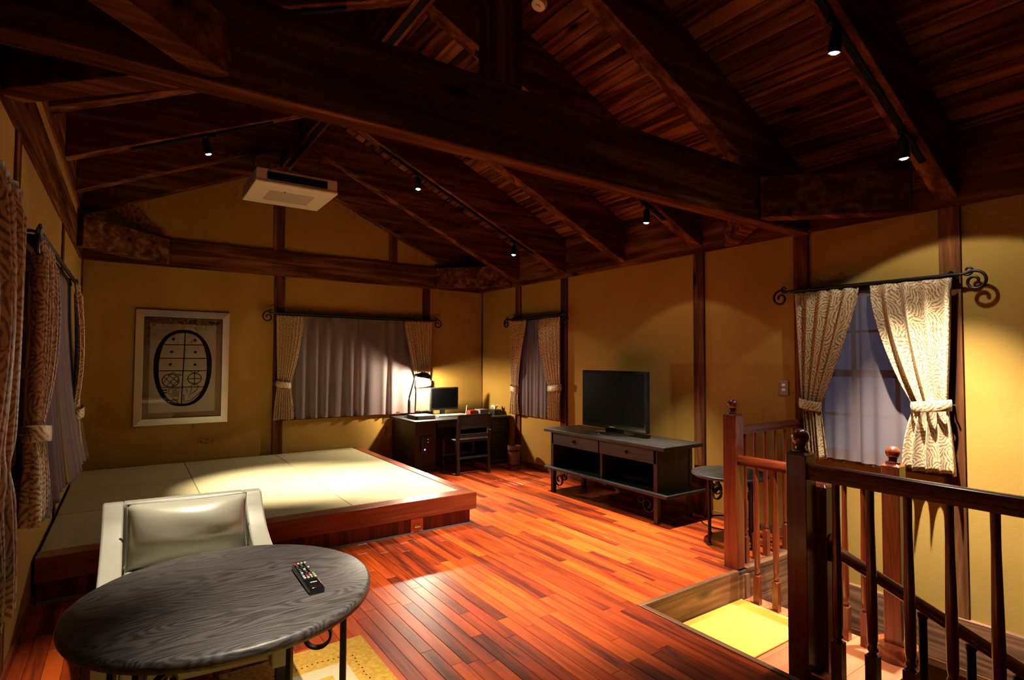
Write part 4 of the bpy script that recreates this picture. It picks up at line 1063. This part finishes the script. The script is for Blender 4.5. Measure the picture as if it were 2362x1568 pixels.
# wastebasket
t = thing('wastebasket', 'round brown wooden wastebasket beside the desk', 'wastebasket', (3.84, 5.52, 0))
mb = MB().lathe([(.066, .002), (.080, .285), (.080, .29), (.073, .29), (.060, .02)], (3.84, 5.52, 0), 28); mb.build('bucket', M['basket'], t, smooth=True)
for z, r_ in ((.06, .0705), (.235, .0785)):
    MB().lathe([(r_, z-.010), (r_+.003, z-.008), (r_+.0035, z+.008), (r_+.001, z+.010)], (3.84, 5.52, 0), 28).build('hoop', M['iron'], t, smooth=True)

# ------------------------------------------------------------------ picture
t = thing('framed_picture', 'large silver framed ink drawing of an oval seal on the gable wall', 'picture', (.46, YB, .64))
x0, x1, z0, z1, yf = .040, .878, .643, 1.810, YB-.032
fw = .068
def mitre(pts, nm):
    (ax_, az_), (bx_, bz_), (cx_, cz_), (dx_, dz_) = pts     # outer a,b inner c,d
    vs = [(ax_, yf+.010, az_), (bx_, yf+.010, bz_), (cx_, yf-.004, cz_), (dx_, yf-.004, dz_), (ax_, YB-.001, az_), (bx_, YB-.001, bz_), (cx_, YB-.001, cz_), (dx_, YB-.001, dz_)]
    MB().add(vs, [(0,1,2,3),(4,7,6,5),(0,4,5,1),(1,5,6,2),(2,6,7,3),(3,7,4,0)]).build('frame_side', M['silver_frame'], t, bevel=.002)
i0, i1, j0, j1 = x0+fw, x1-fw, z0+fw, z1-fw
mitre(((x0,z1),(x1,z1),(i1,j1),(i0,j1)), 'top'); mitre(((x0,z0),(x1,z0),(i1,j0),(i0,j0)), 'bottom')
mitre(((x0,z0),(x0,z1),(i0,j1),(i0,j0)), 'left'); mitre(((x1,z0),(x1,z1),(i1,j1),(i1,j0)), 'right')
box('mount', M['mount'], i0-.005, i1+.005, YB-.018, YB-.012, j0-.005, j1+.005, t)
p0, p1, q0, q1 = .163, .752, .768, 1.672
box('paper', M['paper'], p0, p1, YB-.020, YB-.018, q0, q1, t)
box('glazing', M['glass'], i0-.004, i1+.004, YB-.0285, YB-.0265, j0-.004, j1+.004, t)
IYc = YB-.0206
# drawing, measured on the picture: u 0..1 across the paper, v 0..1 down
def dp(u, v): return (p0+(p1-p0)*u, q1-(q1-q0)*v)
def stroke(pts, wd, nm='ink_stroke'):
    P2 = [Vector(dp(*p)) for p in pts]; n = len(P2); vs = []
    for i, p in enumerate(P2):
        d = (P2[min(i+1, n-1)]-P2[max(i-1, 0)]).normalized(); q = Vector((-d.y, d.x))
        w_ = (wd[i] if isinstance(wd, list) else wd)/2
        vs += [p+q*w_, p-q*w_]
    vv = [(p.x, IYc, p.y) for p in vs]+[(p.x, IYc+.0005, p.y) for p in vs]; m2 = 2*n
    fs = [(2*i, 2*i+1, 2*i+3, 2*i+2) for i in range(n-1)]
    fs += [(m2+2*i, m2+2*i+2, m2+2*i+3, m2+2*i+1) for i in range(n-1)]
    MB().add(vv, fs).build(nm, M['ink'], t)
def cu_(u, v): return ((u-335)/(1100-335), (v-285)/(1315-285))   # crop pixels to u,v
ov = []; owd = []
for k in range(73):
    a = 2*PI*k/72; cx_, cy_ = 717, 800
    rx = 308*(1+.02*math.sin(a)); ry = 432
    u = cx_+rx*math.copysign(abs(math.cos(a))**.86, math.cos(a)); v = cy_-ry*math.copysign(abs(math.sin(a))**.92, math.sin(a))
    ov.append(cu_(u, v)); owd.append(.038+.008*math.cos(2*a)+.003*math.sin(5*a))
stroke(ov, owd, 'oval_outline')
stroke([cu_(730, 380), cu_(722, 690), cu_(715, 840), cu_(706, 1230)], .010)
for v, ua, ub in ((527, 490, 970), (686, 440, 1010), (832, 430, 1015), (1024, 450, 995)): stroke([cu_(ua, v), cu_(ub, v)], .008)
for u, v in ((595, 463), (845, 470), (578, 610), (853, 612), (568, 757), (853, 760)):
    ring = [cu_(u+9*math.cos(2*PI*k/16), v+8*math.sin(2*PI*k/16)) for k in range(17)]; stroke(ring, .013, 'ink_dot')
for u, v in ((725, 527), (722, 688), (718, 832), (712, 1024)):
    ring = [cu_(u+6*math.cos(2*PI*k/12), v+6*math.sin(2*PI*k/12)) for k in range(13)]; stroke(ring, .010, 'ink_dot')
stroke([cu_(575+95*math.cos(2*PI*k/32), 945+75*math.sin(2*PI*k/32)) for k in range(33)], .008)
for a, b in (((500, 905), (620, 1010)), ((545, 875), (660, 965)), ((490, 975), (570, 880)), ((530, 1010), (640, 890)), ((590, 1012), (662, 940))): stroke([cu_(*a), cu_(*b)], .006)
stroke([cu_(*p) for p in ((550, 880), (600, 850), (640, 872), (700, 880))], .006)
stroke([cu_(852+80*math.cos(2*PI*k/32), 925+62*math.sin(2*PI*k/32)) for k in range(33)], .008)
stroke([cu_(852, 835), cu_(852, 1015)], .008); stroke([cu_(775, 928), cu_(930, 925)], .007)
stroke([cu_(800, 838), cu_(852, 866), cu_(905, 838)], .006); stroke([cu_(800, 1018), cu_(852, 985), cu_(905, 1018)], .006)
for v in (1055, 1085): stroke([cu_(450, v), cu_(540, v)], .012)
stroke([cu_(*p) for p in ((560, 1040), (685, 1040), (680, 1080), (600, 1082), (600, 1062), (650, 1062))], .007)
stroke([cu_(*p) for p in ((560, 1040), (558, 1100), (680, 1105))], .007)
stroke([cu_(*p) for p in ((570, 1125), (670, 1125), (660, 1170), (570, 1175))], .007)
stroke([cu_(*p) for p in ((600, 1150), (650, 1185), (675, 1225))], .007)
stroke([cu_(*p) for p in ((757, 1045), (795, 1145), (822, 1025))], .006)
stroke([cu_(*p) for p in ((728, 1110), (735, 1195), (820, 1180), (930, 1080))], .007)
stroke([cu_(*p) for p in ((815, 1105), (870, 1070), (900, 1025))], .006)

# ------------------------------------------------------------------ air conditioner
AX0, AX1, AY0, AY1, AZ = .882, 1.615, 5.31, 6.04, 2.90
t = thing('air_conditioner', 'cream ceiling air conditioner hung on rods below the rafters', 'air conditioner', ((AX0+AX1)/2, (AY0+AY1)/2, AZ))
box('body', M['white'], AX0+.005, AX1-.005, AY0+.008, AY1-.005, AZ+.030, AZ+.135, t, bevel=.008)
box('bottom_panel', M['white'], AX0, AX1, AY0, AY1, AZ, AZ+.030, t, bevel=.010)
box('intake_grille', M['grille'], AX0+.16, AX1-.16, AY0+.22, AY1-.17, AZ-.004, AZ+.002, t)
box('air_slot', M['darkgap'], AX0+.10, AX1-.10, AY0+.002, AY0+.012, AZ+.040, AZ+.108, t)
for k in range(3): box('louvre', M['darkgap'], AX0+.10, AX1-.10, AY0-.002, AY0+.004, AZ+.048+k*.02, AZ+.052+k*.02, t)
MB().lathe([(.008, -.006), (.008, 0)], (AX0+.29, AY0+.20, AZ), 10).build('sensor', M['blackplastic'], t)
for x in (AX0+.06, AX1-.05):
    for y in (5.772,):
        zz = (zl(x) if x < RX else zr(x))+.01
        MB().tube([(x, y, AZ+.12), (x, y, zz)], .008, 8).build('hanging_rod', M['metal'], t, smooth=True)

# smoke detector on the roof boards
sx, sy = 2.085, 2.733; nrm = Vector((-.45, 0, -1)).normalized()
t = thing('smoke_detector', 'round cream smoke detector on the board ceiling', 'smoke detector', (sx, sy, zr(sx)+DECK))
MB().lathe([(.052, 0), (.052, .018), (.044, .032), (.020, .038)], (sx, sy, zr(sx)+DECK), 28, axis=nrm).build('housing', M['cream'], t, smooth=True)
MB().lathe([(.016, .038), (.016, .044), (.010, .046)], (sx, sy, zr(sx)+DECK), 16, axis=nrm).build('sensor_cap', M['white'], t, smooth=True)

# ------------------------------------------------------------------ track lights
def track(y, xa, xb, side, label):
    zf = zr if side > 0 else zl
    mb = MB().obox((xa, y, zf(xa)-.008), (xb, y, zf(xb)-.008), .032, .016)
    t = thing('lighting_track', label, 'lighting track', ((xa+xb)/2, y, zf((xa+xb)/2)-.016), 'black lighting tracks under the rafters')
    mb.build('rail', M['darkgap'], t)
    MB().obox((xa, y, zf(xa)-.0165), (xb, y, zf(xb)-.0165), .010, .002).build('slot', M['darkgap'], t)
track(4.865, 1.86, 3.62, 1, 'black lighting track over the desk side of the platform')
track(4.865, -.03, .93, -1, 'black lighting track over the framed picture side of the platform')
track(1.243, 1.55, 3.69, 1, 'black lighting track over the stairs')
track(3.04, 1.80, 3.62, 1, 'black lighting track over the television')
track(3.04, -.2, .95, -1, 'black lighting track above the armchair')
track(1.243, -.2, .95, -1, 'black lighting track over the near end of the curtain wall')
LAMPS = []
def spotlight(label, bulb, ytrack, side, aim, narrow, wide, nsize=46, wsize=104, col=LAMP_COL):
    bulb, aim = Vector(bulb), Vector(aim); d = (aim-bulb).normalized(); zf = zr if side > 0 else zl
    mx = bulb.x
    mount = Vector((mx, ytrack, zf(mx)-.016))
    t = thing('spotlight', label, 'spotlight', tuple(mount), 'black track spotlights')
    back = bulb - d*.105
    MB().lathe([(.010, -.012), (.020, 0), (.026, .02), (.028, .06), (.029, .108), (.026, .108), (.023, .100), (.010, .098)], back, 24, axis=d).build('housing', M['iron'], t, smooth=True)
    MB().lathe([(.021, .1005), (.019, .108), (.013, .113), (.001, .115)], back, 20, axis=d).build('bulb', M['bulb'], t, smooth=True)
    MB().box(mount.x-.045, mount.x+.045, mount.y-.014, mount.y+.014, mount.z-.012, mount.z+.020).build('adapter', M['iron'], t, bevel=.004)
    top = mount - Vector((0, 0, .010)); MB().tube([top, (top+back)/2+Vector((0,0,-.005)), back+d*.02], .009, 8).build('arm', M['iron'], t, smooth=True)
    for nm, en, size, bl in (('beam', narrow, nsize, 1.0), ('spill', wide, wsize, .10)):
        if en <= 0: continue
        l = bpy.data.lights.new('spot '+nm, 'SPOT'); l.energy = en; l.color = col; l.spot_size = math.radians(size); l.spot_blend = bl; l.shadow_soft_size = .02
        o = bpy.data.objects.new('spot_'+nm, l); C.objects.link(o); o.parent = t
        o.rotation_mode = 'QUATERNION'; o.rotation_quaternion = d.to_track_quat('-Z', 'Y')
        o.location = bulb + d*.034 - mount
    return t
K = 1.0
COOL = (1.0, .95, .84)
spotlight('black spotlight on the stairs track aimed at the yellow mat', (2.682, 1.243, 2.763), 1.243, 1, (2.95, 1.80, -.18), 760*K, 6*K, 38)
spotlight('black spotlight at the low end of the stairs track near the window wall', (3.438, 1.243, 2.423), 1.243, 1, (3.74, 1.18, .0), 1350*K, 28*K, 64, 112, col=COOL)
spotlight('black spotlight above the television stand', (3.406, 3.04, 2.43), 3.04, 1, (3.40, 3.15, 0), 850*K, 11*K, 54)
spotlight('black spotlight half hidden behind the tie beam above the open floor', (2.30, 3.04, 2.93), 3.04, 1, (2.25, 2.95, 0), 1750*K, 5*K, 54)
spotlight('black spotlight on the middle of the platform track, desk side slope', (2.246, 4.865, 2.959), 4.865, 1, (2.05, 4.72, .25), 1600*K, 6*K, 46)
spotlight('black spotlight on the lower end of the platform track near the small window', (3.368, 4.865, 2.448), 4.865, 1, (3.05, 4.80, 0), 850*K, 9*K, 52)
spotlight('black spotlight over the tatami on the framed picture side slope', (.467, 4.865, 2.914), 4.865, -1, (1.15, 5.10, .25), 2000*K, 2*K, 40)
spotlight('black spotlight hidden behind the tie beam above the armchair', (.30, 3.04, 2.84), 3.04, -1, (.27, 2.66, .4), 430*K, 4*K, 42)
spotlight('black spotlight over the near end of the curtain wall', (.70, 1.243, 2.98), 1.243, -1, (.72, 1.45, .62), 700*K, 0, 40)

# ------------------------------------------------------------------ unseen foliage added outside to keep the gable window dark
hm = plain('dark backdrop foliage', (.010, .020, .012), .9, bump=1.0, bscale=25, var=.5)
rows = []
rg = random.Random(5)
for i in range(31):
    a = i/30; z = -3+6.2*math.sin(a*PI*.5) if a < .999 else 3.2
    rows.append([(-2+8*j/50, 8.9+.35*math.sin(j*1.7+i*.9)+.25*rg.random()+1.2*a*a, -3+6.0*a+.2*rg.random()) for j in range(51)])
backdrop = MB().grid(rows).build('foliage_backdrop', hm, smooth='all', solid=.3)
tag(backdrop, 'added dark foliage hedge outside the desk window', 'backdrop', kind='stuff')
